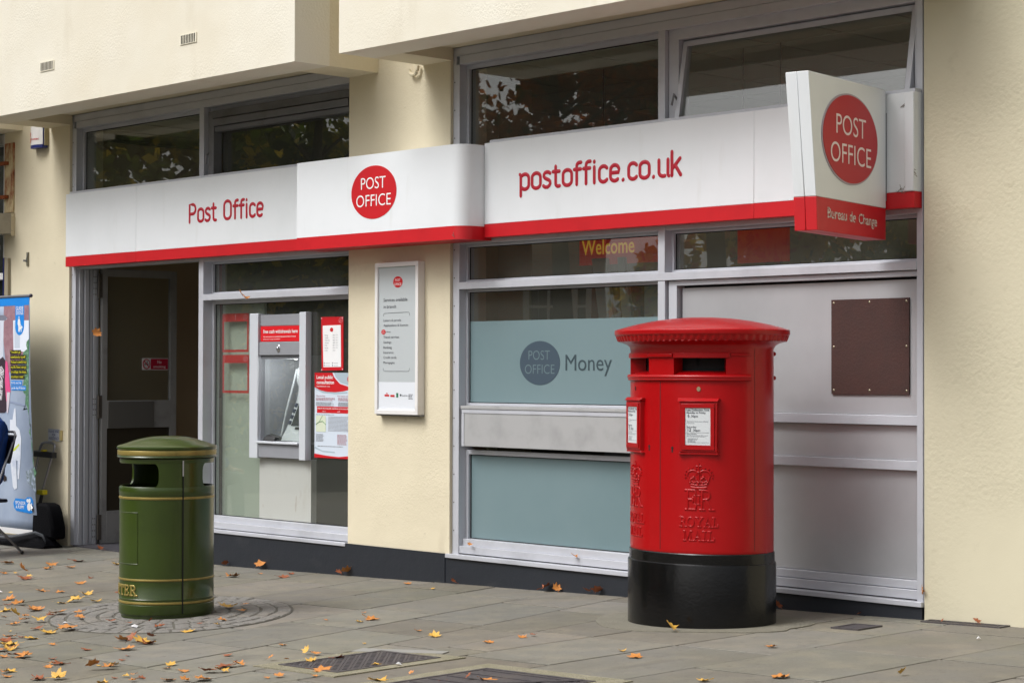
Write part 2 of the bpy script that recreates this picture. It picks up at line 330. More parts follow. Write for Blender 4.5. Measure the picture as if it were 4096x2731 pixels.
# slabs: courses that run out from the shop front, skewed at the left, square at the right
def skew(s, y): return s-(y+.2)*(.24*max(0, min(1, (2.3-s)/.6)))
b = MB(); tones = []; s = -13.0; ci = 0
q = random.Random(3)
while s < 16:
    wd = q.choice([.6, .6, .62, .75]); y = .1-q.random()*.5; y = min(y, .12)
    first = True
    while y > -13:
        L = q.choice([.55, .75, .9, .9, 1.05])
        if first: y0 = .12; y1 = .12-L*q.uniform(.4, 1); first = False
        else: y0 = y; y1 = y-L
        g = .0065
        k_ = .011; p = [(skew(s+g, y1+k_), y1+k_), (skew(s+wd-g, y1+k_), y1+k_), (skew(s+wd-g, y0-k_), y0-k_), (skew(s+g, y0-k_), y0-k_)]
        dz = q.uniform(-.0012, .0012); e = .004
        cx = sum(a for a, _ in p)/4; cy = sum(a for _, a in p)/4
        ins = [(a+(cx-a)/max(abs(cx-a), .01)*e, c+(cy-c)/max(abs(cy-c), .01)*e) for a, c in p]
        ll = [(a, c, gz(a, c)+dz-.002) for a, c in p]+[(a, c, gz(a, c)+dz) for a, c in ins]+[(a, c, gz(a, c)-.011) for a, c in p]
        b.add(ll, [(4, 5, 6, 7), (0, 1, 5, 4), (1, 2, 6, 5), (2, 3, 7, 6), (3, 0, 4, 7), (8, 9, 1, 0), (9, 10, 2, 1), (10, 11, 3, 2), (11, 8, 0, 3)])
        t = q.uniform(.86, 1.1); tones += [(t*q.uniform(.97, 1.03), t, t*q.uniform(.95, 1.02))]*9
        y = y1
    s += wd; ci += 1
me = bpy.data.meshes.new('pavement'); me.from_pydata(b.v, [], b.f); me.materials.append(SLAB)
at = me.attributes.new('tone', 'FLOAT_COLOR', 'FACE')
for i, t in enumerate(tones): at.data[i].color = (*t, 1)
o = bpy.data.objects.new('pavement', me); COL.objects.link(o); tag(o, kind='structure')

def gsheet(pts, dz, name=None, m=None, mb=None):
    mb = mb or MB(); mb.prism(pts, lambda u, v, h: (u, v, gz(u, v)+h), -.01, dz); return mb
# ring of granite setts round the bin
CX, CY = -.387, -2.30
def RE(rr, a):   # the ring is a slightly stretched oval
    u, v = rr*.8*math.cos(a), rr*1.12*math.sin(a); return (CX+u*.6+v*.8, CY+u*.8-v*.6)
b = MB(); b.prism([RE(.93, 2*math.pi*k/48) for k in range(48)], lambda u, v, h: (u, v, gz(u, v)+h), -.01, .0035)
tag(b.build('cobble_pavement_bed', mat('setting_mortar', (88, 85, 77), .95)), kind='structure')
b = MB(); q = random.Random(5)
for k, (ra, n) in enumerate(((.86, 46), (.74, 40), (.62, 33), (.5, 26), (.385, 20))):
    for i in range(n):
        a0 = 2*math.pi*(i+.06+k*.37)/n; a1 = a0+2*math.pi*.86/n; rr0 = ra-.048; rr1 = ra+.052; j = lambda: q.uniform(-.006, .006)
        pts = [RE(rr+j(), a) for rr, a in ((rr0, a0), (rr1, a0), (rr1, a1), (rr0, a1))]
        cx = sum(p[0] for p in pts)/4; cy = sum(p[1] for p in pts)/4; hh = q.uniform(.006, .011)
        ins = [(cx+(x-cx)*.72, cy+(y-cy)*.72) for x, y in pts]
        b.add([(x, y, gz(x, y)) for x, y in pts]+[(x, y, gz(x, y)+hh*.7) for x, y in pts]+[(x, y, gz(x, y)+hh+q.uniform(-.003, .003)) for x, y in ins],
              [(0, 1, 5, 4), (1, 2, 6, 5), (2, 3, 7, 6), (3, 0, 4, 7), (4, 5, 9, 8), (5, 6, 10, 9), (6, 7, 11, 10), (7, 4, 8, 11), (8, 9, 10, 11)], False)
tag(b.build('cobble_pavement', SETT, bevel=.003), kind='structure')
# concrete patch round the pillar box
pp = [(2.59+(.63+.05*math.sin(a*2.3))*math.cos(a), -.76+(.52+.05*math.sin(a*3+1))*math.sin(a)) for a in [k*2*math.pi/40 for k in range(40)]]
tag(gsheet(pp, .0045).build('concrete_pavement', mat('gritty_patch', (128, 124, 111), .95, bump=((150, .5, 3),), var=((140, (98, 94, 82), .52, .66), (6, (118, 114, 100), .4, .7)))), kind='structure')

def cover(name, x0, x1, y0, y1, m, label, pattern, sur=.1, sk=0):
    t = thing(name, label, 'manhole cover' if pattern != 'grate' else 'drain', (x0, y0, gz(x0, y0)))
    f = lambda u, v, h: (u, v, gz(u, v)+h)
    c = MB()
    e = sur
    for r_ in (rect(x0-e, x1+e, y0-e, y0-.012), rect(x0-e, x1+e, y1+.012, y1+e), rect(x0-e, x0-.012, y0-.012, y1+.012), rect(x1+.012, x1+e, y0-.012, y1+.012)):
        c.prism(r_, f, -.01, .005)
    if sur > .02: c.build('mortar_surround', MORTAR, t)
    c = MB()
    for r_ in (rect(x0-.012, x1+.012, y0-.012, y0+.012), rect(x0-.012, x1+.012, y1-.012, y1+.012), rect(x0-.012, x0+.012, y0+.012, y1-.012), rect(x1-.012, x1+.012, y0+.012, y1-.012)):
        c.prism(r_, f, -.01, .008)
    c.build('frame', IRON, t)
    c = MB(); 
    if pattern != 'grate':
        c.prism(rect(x0+.016, x1-.016, y0+.016, y1-.016), f, -.01, .006)
    if pattern == 'studs':
        nx = int((x1-x0)/.034); ny = int((y1-y0)/.034)
        for i in range(1, nx):
            for j in range(1, ny):
                u = x0+i*(x1-x0)/nx; v = y0+j*(y1-y0)/ny; d = .011 if (i+j) % 2 else -.011
                c.prism([(u-.008, v-d*.5-.002), (u+.008, v+d*.5-.002), (u+.008, v+d*.5+.003), (u-.008, v-d*.5+.003)], f, .006, .009)
    elif pattern == 'bars':
        for i in range(7):
            v = y0+.05+i*(y1-y0-.1)/6; c.prism(rect(x0+.04, x1-.04, v-.01, v+.01), f, .006, .01)
        c.prism([(x0+.03, y0+.03), (x0+.06, y0+.03), (x1-.03, y1-.03), (x1-.06, y1-.03)], f, .0105, .0125)
    elif pattern == 'grate':
        n = int((x1-x0)/.022)
        for i in range(n):
            u = x0+.012+(i+.5)*(x1-x0-.024)/n; c.prism(rect(u-.006, u+.006, y0+.012, y1-.012), f, -.008, .006)
    c.build('cover_plate', m, t); return t
cover('manhole_cover', 2.12, 2.56, -3.33, -2.7, IRON, 'rectangular iron cover with raised tread pattern, set in mortar nearer the litter bin', 'studs')
cover('manhole_cover', 3.05, 3.75, -3.6, -2.82, IRON, 'larger iron cover with ribbed plate at the bottom edge, in front of the pillar box', 'bars', .13)
cover('manhole_cover', 3.39, 3.55, -.6, -.41, IRON, 'tiny square stopcock lid in a slab right of the pillar box', 'plain', .0)
cover('drain_grate', 3.62, 4.1, -.105, -.03, IRON, 'slotted metal drain grate at the foot of the right cream wall', 'grate', .0)
# pale patch of metal plate behind the first cover
tag(gsheet([(1.95, -2.68), (2.42, -2.5), (2.46, -2.58), (2.0, -2.8)], .006).build('mortar_pavement', mat('pale_mortar', (140, 139, 134), .8)), kind='structure')

# ================================================================ THE POST OFFICE BUILDING
GL = .09            # glass line behind the frame faces
bld = thing('post_office_building', 'cream rendered building with aluminium shopfront and jutting upper storey', 'building', (-1, 0, -.1))
def wall(x0, x1, z0, z1, y=-.02, m=SMOOTHW, name='wall'):
    return MB().box(x0, x1, y, .32, z0, z1).build(name, m, bld)
wall(-6.62, -5.468, -.4, 9); wall(-1.518, -.387, .12, 9); wall(3.567, 16, -.4, 9, m=STUCCO)
wall(-5.468, -1.518, 3.67, 9); wall(-.387, 3.567, 3.67, 9)
wall(-14, -6.62, 3.62, 9)
b = MB(); b.box(-3.425, -1.55, -.028, .3, -.4, .112); b.box(-1.55, -.42, -.034, .3, -.4, .137); b.box(-.42, 3.556, -.028, .3, -.4, .108)
b.build('plinth', PLINTH, bld)
b = MB(); b.box(-5.4, -3.44, -.01, .6, -.4, -.128); b.build('doorstep', mat('slate_step', (66, 64, 70), .7, bump=((40, .3, 3),)), bld)
def overhang(x0, x1, nx0, nx1, zb):
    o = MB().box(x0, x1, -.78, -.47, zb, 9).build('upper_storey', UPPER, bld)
    MB().box(x0, nx0, -.47, -.02, zb, 9).build('upper_storey_side', SMOOTHW, o); MB().box(nx1, x1, -.47, -.02, zb, 9).build('upper_storey_side', SMOOTHW, o)
    b = MB(); n = max(1, round((nx1-nx0)/.42)); st = (nx1-nx0)/n
    for i in range(n): b.box(nx0+i*st+.002, nx0+(i+1)*st-.002, -.47, -.02, zb+.085, zb+.12)
    b.build('soffit_board', SMOOTHW, o)
    return o
oL = overhang(-5.795, -1.18, -5.44, -1.53, 3.575)
oR = overhang(-.68, 3.9, -.37, 3.55, 3.573)
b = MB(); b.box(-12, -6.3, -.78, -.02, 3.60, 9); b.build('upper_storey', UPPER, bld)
# air bricks in the left upper storey
def airbrick(x0, x1, z0, z1):
    b = MB(); b.box(x0, x1, -.787, -.779, z0, z1)
    br = b.build('air_brick', mat('painted_clay', (226, 220, 200), .8), oL)
    b = MB(); w_ = (x1-x0)
    for r_ in range(2):
        for k in range(9):
            u = x0+w_*(.1+.8*k/8); v = z0+(z1-z0)*(.3+.4*r_); b.add([(u-.006, -.7885, v-.017), (u+.006, -.7885, v-.017), (u+.006, -.7885, v+.017), (u-.006, -.7885, v+.017)], [(0, 1, 2, 3)])
    b.build('vent_hole', mat('vent_dark', (60, 54, 46), .9), br)
airbrick(-4.66, -4.44, 3.875, 3.955); airbrick(-2.6, -2.385, 3.855, 3.93)

# --- frames
def bay(name, parts, m=ALU, bevel=.002):
    b = MB()
    for p in parts: b.box(*p)
    return b.build(name, m, bld, bevel)
Y1 = .13
frR = bay('window_frame', [
    (-.385, -.352, .004, Y1, .137, 3.66), (-.349, -.312, -.002, Y1, .137, 3.54),            # left jamb, two strips
    (-.352, 3.56, .0, Y1, 3.60, 3.66), (-.312, 3.505, -.003, Y1, 3.54, 3.598),               # head
    (1.558, 1.616, -.002, Y1, 2.023, 3.54), (1.558, 1.616, -.002, Y1, .198, 1.974),          # mullion
    (3.505, 3.545, -.002, Y1, .137, 3.54), (3.547, 3.566, .006, Y1, .09, 3.6),               # right jamb
    (-.312, 1.62, -.006, Y1, 1.974, 2.023), (1.62, 3.505, -.006, Y1, 1.974, 2.023),          # transom
    (-.312, 1.558, .002, Y1, 2.287, 2.34), (1.616, 3.505, .002, Y1, 2.287, 2.34),
    (-.312, 3.547, .004, Y1, .146, .197),
])
bay('spandrel', [(-.31, 3.5, .03, .1, 2.342, 2.86), (-3.42, -1.55, .03, .1, 2.342, 2.86), (-5.38, -3.49, .03, .1, 2.35, 2.86)], ALU_D)
frL = bay('window_frame', [
    (-5.466, -5.437, .004, .2, -.13, 3.66), (-5.433, -5.39, -.002, .2, -.13, 3.54),
    (-5.43, -1.55, .0, Y1, 3.60, 3.66), (-5.39, -1.54, -.003, Y1, 3.54, 3.598),
    (-3.488, -3.424, -.002, Y1, -.13, 3.54), (-1.542, -1.52, -.002, Y1, .13, 3.66),
    (-3.424, -1.542, -.006, Y1, 1.974, 2.023), (-3.424, -1.542, .002, Y1, 2.287, 2.34), (-5.39, -3.488, .002, Y1, 2.3, 2.345),
    (-3.424, -1.542, .004, Y1, .146, .197)])
bay('window_sill', [(-.405, 3.562, -.045, .02, .111, .139)]); bay('window_sill', [(-3.424, -1.53, -.04, .02, .115, .14)])
bay('door_jamb', [(-5.39, -5.372, .03, .062, -.13, 2.3), (-5.39, -5.36, .078, .118, -.13, 2.3), (-5.39, -5.372, .132, .16, -.13, 2.3), (-5.39, -5.36, .166, .198, -.13, 2.3), (-5.466, -5.392, .2, .235, -.13, 2.345)], mat('pale_jamb', (190, 192, 198), .45, .1))
# shared screws down the jambs
for x, y in ((-.368, .003), (3.556, .005), (-1.531, -.003), (-5.452, .003)):
    for k in range(17):
        z = .3+k*.195
        if 2.3 < z < 2.96: continue
        MB().ball((x, y, z), .0055, 6, (1, .5, 1)).build('screw', SCREW, bld)

def window(x0, x1, z0, z1, y=GL, fr=.03, m=ALU, glass=GLASS, label=None, pname='pane', sill=0):
    """a sub-frame on the glass line with its pane"""
    b = MB(); y0, y1 = y-.028, y+.03
    if sill: b.box(x0, x1, y0-.03, y1, z0, z0+sill); zb = z0+sill
    else: b.box(x0+fr, x1-fr, y0, y1, z0, z0+fr); zb = z0
    b.box(x0, x0+fr, y0, y1, zb, z1).box(x1-fr, x1, y0, y1, zb, z1).box(x0+fr, x1-fr, y0, y1, z1-fr, z1)
    w_ = b.build('window', m, bld, .002)
    zz = z0+(sill or fr)
    p = MB().box(x0+fr, x1-fr, y-.003, y+.003, zz, z1-fr).build(pname, glass, w_)
    g = MB(); t = .006
    for q_ in ((x0+fr, x0+fr+t, zz, z1-fr), (x1-fr-t, x1-fr, zz, z1-fr), (x0+fr+t, x1-fr-t, zz, zz+t), (x0+fr+t, x1-fr-t, z1-fr-t, z1-fr)): g.box(q_[0], q_[1], y-.008, y-.0035, q_[2], q_[3])
    g.build('gasket', DARK, w_)
    return w_
# right bay
window(-.312, 1.558, 2.86, 3.54)
window(-.312, 1.558, 2.023, 2.287, fr=.018)
wm = window(-.312, 1.558, 1.168, 1.974, fr=.018)
wl = window(-.312, 1.558, .197, .86, fr=.03, pname='frosted_pane', glass=FILM, sill=.048)
# frosted film with the printed mark on the middle window
MB().box(-.29, 1.536, GL-.0052, GL-.0034, 1.19, 1.752).build('frosted_film', FILM, wm)
f = FY(.407, 1.462, GL-.0055)
MB().prism(ell(0, 0, .194, .148, 56), f, 0, .0012).build('printed_oval', FILM_D, wm)
b = MB(); text(b, 'POST', f, -.005, .022, .066, .205, .002, -.012, 'c', 6); text(b, 'OFFICE', f, 0, -.072, .066, .285, .002, -.012, 'c', 6); b.build('lettering', FILM_L, wm)
b = MB(); text(b, 'Money', f, .245, -.05, .112, .425, .0012, 0, 'l', 6); b.build('lettering', FILM_M, wm)
# solid mid panel
b = MB(); b.box(-.27, 1.558, -.012, .1, .889, 1.143).box(-.275, 1.558, -.02, .1, 1.146, 1.168)
mp_ = b.build('infill_panel', GREYP, bld, .002)
b = MB(); b.box(-.268, 1.556, -.016, -.0125, 1.118, 1.143).box(-.268, -.244, -.016, -.0125, .889, 1.116); b.build('panel_trim', ALU, mp_)
# right column: tilted top-hung window, strip window, metal door panel
window(1.616, 3.505, 2.023, 2.287, fr=.018)
b = MB(); b.box(1.62, 1.70, .03, Y1, 2.86, 3.54).box(1.70, 3.47, .03, Y1, 3.475, 3.54).box(3.47, 3.502, .03, Y1, 2.86, 3.54)
sashf = b.build('window', ALU, bld, .002)
def tiltm(x, h, o):   # sash coordinates: hinged at z 3.47, leaning out at the bottom
    a = R(9.5); return (x, .10-h*math.sin(a)-o*math.cos(a), 3.47-h*math.cos(a)+o*math.sin(a)*-1)
def sbox(b, x0, x1, h0, h1, o0, o1):
    b.hexa([tiltm(x0, h1, o1), tiltm(x1, h1, o1), tiltm(x1, h1, o0), tiltm(x0, h1, o0), tiltm(x0, h0, o1), tiltm(x1, h0, o1), tiltm(x1, h0, o0), tiltm(x0, h0, o0)])
b = MB(); sbox(b, 1.705, 1.74, 0, .56, -.02, .03); sbox(b, 3.43, 3.465, 0, .56, -.02, .03); sbox(b, 1.74, 3.43, 0, .035, -.02, .03); sbox(b, 1.74, 3.43, .53, .56, -.02, .03)
sash = b.build('open_sash', ALU, sashf, .002); sash['label'] = 'top hung sash standing open at the bottom'
b = MB(); sbox(b, 1.74, 3.43, .035, .53, .0, .006); b.build('pane', GLASS, sash)
b = MB(); b.tube([(1.69, .03, 3.1), (1.70, -.01, 3.13), (1.69, -.02, 3.06)], .008, 6); b.build('stay', ALU_D, sashf)
b = MB(); b.box(1.63, 1.695, .02, Y1, .2, 1.97).box(1.695, 3.5, .02, Y1, 1.94, 1.97)
dr = b.build('door_panel', ALU, bld, .002); dr['label'] = 'solid metal panel door'
b = MB(); b.box(1.715, 3.5, .055, .09, .25, .855).box(1.715, 3.5, .055, .09, .914, 1.105).box(1.715, 3.5, .055, .09, 1.165, 1.925); b.build('metal_panel', PANEL, dr)
b = MB(); b.box(1.7, 3.5, .09, .1, .2, 1.94); b.build('backing', DARK, dr)
b = MB(); b.box(1.705, 3.503, .022, .088, .857, .912).box(1.705, 3.503, .022, .088, 1.108, 1.163).box(1.705, 3.503, .025, .088, .2, .247); b.build('rail', ALU, dr, .002)
# left bay
window(-3.424, -1.542, .197, 1.974, fr=.03, y=.11, sill=.045)
window(-3.424, -1.542, 2.023, 2.287, fr=.018, y=.11)
window(-5.39, -3.488, 2.86, 3.54, fr=.03)
wl2 = window(-3.424, -1.542, 2.86, 3.54, fr=.03)
b = MB(); b.box(-3.39, -3.33, .02, .08, 2.86, 3.5).box(-3.33, -1.56, .02, .08, 3.44, 3.5).box(-3.32, -3.29, .0, .08, 2.86, 3.43).box(-3.29, -1.56, .0, .08, 3.375, 3.43).box(-3.29, -1.56, .01, .08, 3.33, 3.368)
b.build('casement', ALU_D, wl2, .002)
b = MB(); b.tube([(-3.35, .0, 3.16), (-3.345, -.03, 3.14), (-3.345, -.035, 3.07)], .008, 6); b.build('catch', ALU_D, wl2)
# the door leaf standing open, in line with the jamb
x = -5.39
b = MB(); b.box(x, x+.04, .245, .30, -.125, 2.31).box(x, x+.04, .965, 1.03, -.125, 2.31).box(x, x+.04, .30, .965, 2.245, 2.31).box(x, x+.04, .30, .965, .893, 1.14).box(x, x+.04, .30, .965, -.125, .16)
df = b.build('door', DOORF, bld, .002); df['label'] = 'glazed door leaf folded open into the porch'
MB().box(x+.014, x+.02, .30, .965, 1.14, 2.245).build('pane', GLASS, df); MB().box(x+.014, x+.02, .30, .965, .16, .893).build('pane', mat('smoked_lower_pane', (60, 54, 44), .3), df)
MB().box(x+.04, x+.052, .31, .78, .9, 1.13).build('push_plate', mat('dull_plate', (96, 94, 90), .5), df)
b = MB()
for z0, z1 in ((2.05, 2.265), (.985, 1.185), (-.09, .13)):
    b.tube([(x+.048, .205, z0), (x+.048, .205, z1)], .009, 8)
    b.box(x+.0415, x+.046, .21, .244, z0, z1)
    for k in range(4):
        for s_ in (.225, .238, .155, .175): b.ball((x+.0475, s_, z0+.03+k*(z1-z0-.06)/3), .006, 6, (.5, 1, 1))
b.build('hinge', mat('worn_hinge', (110, 104, 98), .5, .6), df)

# --- inside the shop (seen through the glass)
b = MB(); b.box(-8, 9, .3, 7, -.3, -.14); b.build('floor', CARPET, bld)
b = MB(); b.box(-8, 9, .14, 6.35, 3.58, 3.64); cl = b.build('ceiling', INTC, bld)  # stops short of the back wall: gap added to let daylight in
b = MB()
for k in range(28): b.box(-8+k*.6, -7.985+k*.6, .33, 6.3, 3.573, 3.579)
for k in range(8): b.box(-8, 9, .4+k*.6, .415+k*.6, 3.566, 3.572)
b.build('ceiling_grid', mat('ceiling_grid', (168, 172, 160), .7), cl)
b = MB(); b.box(-8, 9, 6.9, 7.1, -.2, 3.6).box(-8.1, -7.9, .33, 7, -.2, 3.6).box(8.9, 9.1, .33, 7, -.2, 3.6); b.build('interior_wall', INTB, bld)
b = MB(); b.box(-3.45, -3.38, .2, 2.4, -.14, 3.55); b.build('partition', INTB, bld)
b = MB(); b.box(-3.39, -2.82, .17, .19, .2, 1.96); b.build('backing_board', INTG, bld)
b = MB(); b.box(-2.06, -1.3, .9, .96, .0, 1.62).box(-2.06, -1.3, .885, .899, 1.60, 1.63); b.build('screen_board', mat('dark_screen_board', (60, 64, 62), .6), bld)
b = MB(); b.box(-6.15, -5.5, 1.75, 1.9, 1.15, 2.6); b.build('notice_wall', INTR, bld)
b = MB(); b.box(-6.3, -4.6, 1.9, 2.0, -.14, 3.5); b.build('porch_wall', INTP, bld); b = MB(); b.box(-5.86, -5.8, .33, 1.75, -.14, 3.5); b.build('porch_wall', INTP, bld)
b = MB(); b.box(-1.15, -.94, .95, 1.3, -.14, 3.55); b.build('interior_column', INTW, bld)
# a counter line and pale fittings deep inside
b = MB(); b.box(-2, 7, 4.3, 4.9, -.14, 1.05); b.build('counter', mat('counter', (70, 60, 50), .6), bld)

# ================================================================ FASCIA SIGNS
def fascia(name, label, x0, x1, y, zt, zr, zb, joints=()):
    t = thing(name, label, 'fascia sign', ((x0+x1)/2, y, zb))
    b = MB(); xs_ = [x0]+list(joints)+[x1]
    for a, c in zip(xs_, xs_[1:]): b.box(a+.001, c-.001, y, -.008, zr+.0005, zt)
    p = b.build('white_panel', WHITE, t, .002)
    b = MB()
    for a, c in zip(xs_, xs_[1:]): b.box(a+.001, c-.001, y-.001, -.008, zb, zr-.0005)
    b.build('red_band', RED, t, .002)
    MB().box(x0+.04, x1-.003, y+.012, -.01, zt, zt+.02).build('top_trim', ALU, t, .001)
    return t
FLAT = .16
fl = fascia('fascia_sign', 'long white fascia with red band lettered Post Office, above the open doorway', -5.43, -1.74, -.08, 2.955, 2.404, 2.317, (-4.3,))
b = MB(); nf = lambda u, v: (0, -1, 0)
f = FY(-3.505, 2.606, -.0815)
strokes(b, ['P', 'o', 's', 't', ' ', 'O', 'f', 'f', 'i', 'c', 'e'], f, 0, 0, .1, .0124, .2, 1.0, nf)
b.build('lettering', REDL, fl)
fr_ = fascia('fascia_sign', 'long white fascia with red band and red web address lettering, above the right windows', .03, 3.545, -.08, 2.955, 2.404, 2.314, (2.401,))
b = MB(); strokes(b, list('postoffice.co.uk'), FY(.392, 2.617, -.0815), 0, 0, .1, .0128, .2, 1.43, nf); b.build('lettering', REDL, fr_)
FLAT = .45
b = MB(); b.box(3.485, 3.545, -.09, -.0795, 2.404, 2.955); b.build('end_cap', WHITE, fr_, .008)
# cobwebs / scratches at the end
b = MB(); q = random.Random(2)
for cx, cz in ((3.5, 2.9), (3.52, 2.5), (3.45, 2.42)):
    for k in range(5):
        p = [(cx+q.uniform(-.05, .05), -.0835, cz+q.uniform(-.03, .03)) for _ in range(3)]; b.tube(p, .0012, 4)
b.build('cobweb', mat('cobweb', (120, 112, 100), .9), fr_)
# middle box, proud of the others, with a rounded right end
YM = -.28
mid = thing('fascia_sign', 'proud white box fascia with rounded end and red oval logo, above the services board', 'fascia sign', (-.9, YM, 2.3))
xe = .028; rr = .105
prof = [(-1.808, -.01), (-1.808, YM)]+[(xe-rr+rr*math.sin(R(a)), YM+rr-rr*math.cos(R(a))) for a in range(0, 91, 6)]+[(xe, -.01)]
def slabz(z0, z1, m, nm, ins=0, par=mid):
    b = MB(); n = len(prof)
    vs = [(p[0], p[1]-ins, z0) for p in prof]+[(p[0], p[1]-ins, z1) for p in prof]
    b.add(vs, [tuple(range(n)), tuple(range(2*n-1, n-1, -1))]); 
    for i in range(n):
        j = (i+1) % n; b.add([vs[i], vs[j], vs[n+j], vs[n+i]], [(0, 1, 2, 3)], 1 < i < n-1)
    return b.build(nm, m, par)
slabz(2.389, 2.942, WHITE, 'white_panel'); slabz(2.297, 2.3885, RED, 'red_band', .0005)
f = FY(-.911, 2.671, YM)
lg = MB().prism(ell(0, 0, .252, .189, 72), f, -.001, .002).build('red_oval', RED, mid)
def logo(par, f, k, h=.0035, m=WHITEP, off=-.004, res=6):
    b = MB(); text(b, 'POST', f, -.003*k, .025*k, .088*k, .275*k, h, off, 'c', res); text(b, 'OFFICE', f, 0, -.098*k, .088*k, .385*k, h, off, 'c', res); return b.build('lettering', m, par)
logo(lg, f, 1.0)
b = MB(); b.tube([(-.03, YM+.02, 2.72), (-.01, YM+.045, 2.705), (.005, YM+.07, 2.70)], .003, 5); b.tube([(-.07, YM-.002, 2.33), (-.05, YM-.001, 2.312), (-.06, YM-.001, 2.345)], .002, 5)
b.build('scratch', mat('scratch', (130, 126, 118), .8), mid)

# projecting sign
A = R(12.3); P0 = Vector((3.361, -.09, 0)); dv = Vector((math.sin(A), -math.cos(A), 0)); nv = Vector((math.cos(A), math.sin(A), 0))
PS = lambda u, v, h=0: tuple(P0+dv*u+nv*h+Vector((0, 0, v)))
ps = thing('projecting_sign', 'white double-sided sign with red oval and Bureau de Change, jutting out above the pillar box', 'projecting sign', (3.36, -.1, 2.14))
def psz(b, pts, h0, h1): b.prism(pts, lambda u, v, h: PS(u, v, h), h0, h1)
TH = .132
for nm, pts, m in (('white_panel', [(-.0, 2.3175), (.885, 2.3215), (.978, 2.965), (0, 2.979)], WHITE), ('red_band', [(0, 2.141), (.87, 2.145), (.885, 2.3205), (0, 2.3165)], RED)):
    b = MB(); psz(b, pts, -.0655, 0); psz(b, pts, -TH, -.0675); b.build(nm, m, ps, .003)
b = MB(); psz(b, [(.02, 2.16), (.85, 2.165), (.95, 2.95), (.02, 2.96)], -.068, -.064); b.build('seam_core', DARK, ps)
b = MB(); b.box(3.2, 3.36, -.1, -.02, 2.36, 2.85); b.build('wall_bracket', ALU_D, ps)
fp = lambda u, v, h=0: PS(.475-u, 2.655+v, h)
ov = MB().prism(ell(0, 0, .352, .245, 72), fp, 0, .006).build('oval_rim', mat('oval_rim_grey', (170, 160, 170), .4), ps)
MB().prism(ell(0, 0, .343, .236, 72), fp, .006, .009).build('red_oval', mat('sign_red_dull', (178, 22, 32), .45), ps)
b = MB(); text(b, 'POST', fp, 0, .018, .112, .375, .0105, -.004, 'c', 6); text(b, 'OFFICE', fp, 0, -.135, .112, .51, .0105, -.004, 'c', 6)
b.build('lettering', LETW, ps)
fb = lambda u, v, h=0: PS(.752-u, 2.218+v-u*.012, h)
b = MB(); text(b, 'Bureau de', fb, 0, 0, .058, .352, .002, .012, 'l', 5); text(b, 'Change', fb, .39, -.002, .056, .238, .002, .012, 'l', 5); b.build('lettering', mat('worn_lettering', (206, 196, 190), .6, var=((60, (150, 60, 50), .54, .6), )), ps)

# ================================================================ THINGS ON THE FRONT
# services board on the pilaster
sb = thing('services_board', 'tall white framed poster board listing services, on the cream pilaster', 'poster board', (-.9, -.02, 1.1))
YB = -.085; bx0, bx1, bz0, bz1 = -1.135, -.655, 1.098, 2.182
b = MB(); e = .03
b.box(bx0, bx0+e, YB, -.021, bz0, bz1).box(bx1-e, bx1, YB, -.021, bz0, bz1).box(bx0+e, bx1-e, YB, -.021, bz0, bz0+e).box(bx0+e, bx1-e, YB, -.021, bz1-e, bz1); b.build('frame', ALUW, sb, .002)
po = MB().box(bx0+e, bx1-e, YB+.014, -.03, 1.329, bz1-e).build('poster', BOARDG, sb); MB().box(bx0+e, bx1-e, YB+.014, -.03, bz0+e, 1.3285).build('poster', BOARDW, sb)
f = FY(bx0+e, 0, YB+.0135); W = bx1-bx0-2*e
lo = MB().prism(ell(W*.51, 2.042, .052, .04, 32), f, 0, .001).build('red_oval', RED, po)
b = MB(); text(b, 'POST', f, W*.51, 2.046, .019, .055, .0015, 0, 'c'); text(b, 'OFFICE', f, W*.51, 2.017, .019, .08, .0015, 0, 'c')
text(b, 'POST', f, .055, 1.689, .006, .022, .0015, 0, 'c'); text(b, 'OFFICE', f, .055, 1.678, .006, .03, .0015, 0, 'c'); b.build('lettering', WHITEP, po)
MB().prism(ell(.055, 1.687, .024, .0175, 24), f, 0, .001).build('red_oval', RED, po)
b = MB(); text(b, 'Services available', f, .055, 1.905, .024, .265, .001, .004); text(b, 'in branch', f, .055, 1.857, .024, .14, .001, .004)
for s_, z, wd in (('Letters & parcels', 1.762, .195), ('Applications & licences', 1.726, .275), ('Travel services', 1.642, .175), ('Savings', 1.605, .088), ('Banking', 1.568, .093), ('Insurance', 1.532, .112), ('Credit cards', 1.496, .145), ('Mortgages', 1.459, .125)):
    text(b, s_, f, .055, z, .0175, wd, .001, 0)
text(b, 'Money', f, .087, 1.683, .011, .05, .001, 0)
b.tube([f(*p, .001) for p in [(.055, 1.80)]+arc(.07, 1.808, .015, .013, 180, 90, 4)+arc(W-.09, 1.812, .015, .013, 90, 0, 4)+[(W-.075, 1.80)]], .001, 4)
b.tube([f(*p, .001) for p in [(.055, 1.428)]+arc(.07, 1.418, .015, .013, 180, 270, 4)+arc(W-.09, 1.418, .015, .013, 270, 360, 4)+[(W-.075, 1.428)]], .001, 4)
b.build('lettering', INK, po)
b = MB()
for u, z, wd, hh in ((.07, 1.225, .05, .013), (.135, 1.222, .045, .014)): b.prism(rect(u, u+wd, z, z+hh), f, 0, .001)
b.prism([(.085, 1.242), (.105, 1.242), (.1, 1.25), (.09, 1.25)], f, 0, .001); b.build('small_red_logo', RED, po)
b = MB(); b.prism(rrect(.2, .222, 1.218, 1.25, .004), f, 0, .001); b.build('small_green_logo', mat('logo_green', (40, 110, 80), .5), po)
b = MB(); text(b, 'MoneyGram', f, .255, 1.228, .012, .07, .001); lines(b, f, .335, .385, 1.205, 1.245, 4, .004, .001); b.prism(ell(.247, 1.235, .007, .008, 12), f, 0, .001); b.build('small_lettering', INK, po)
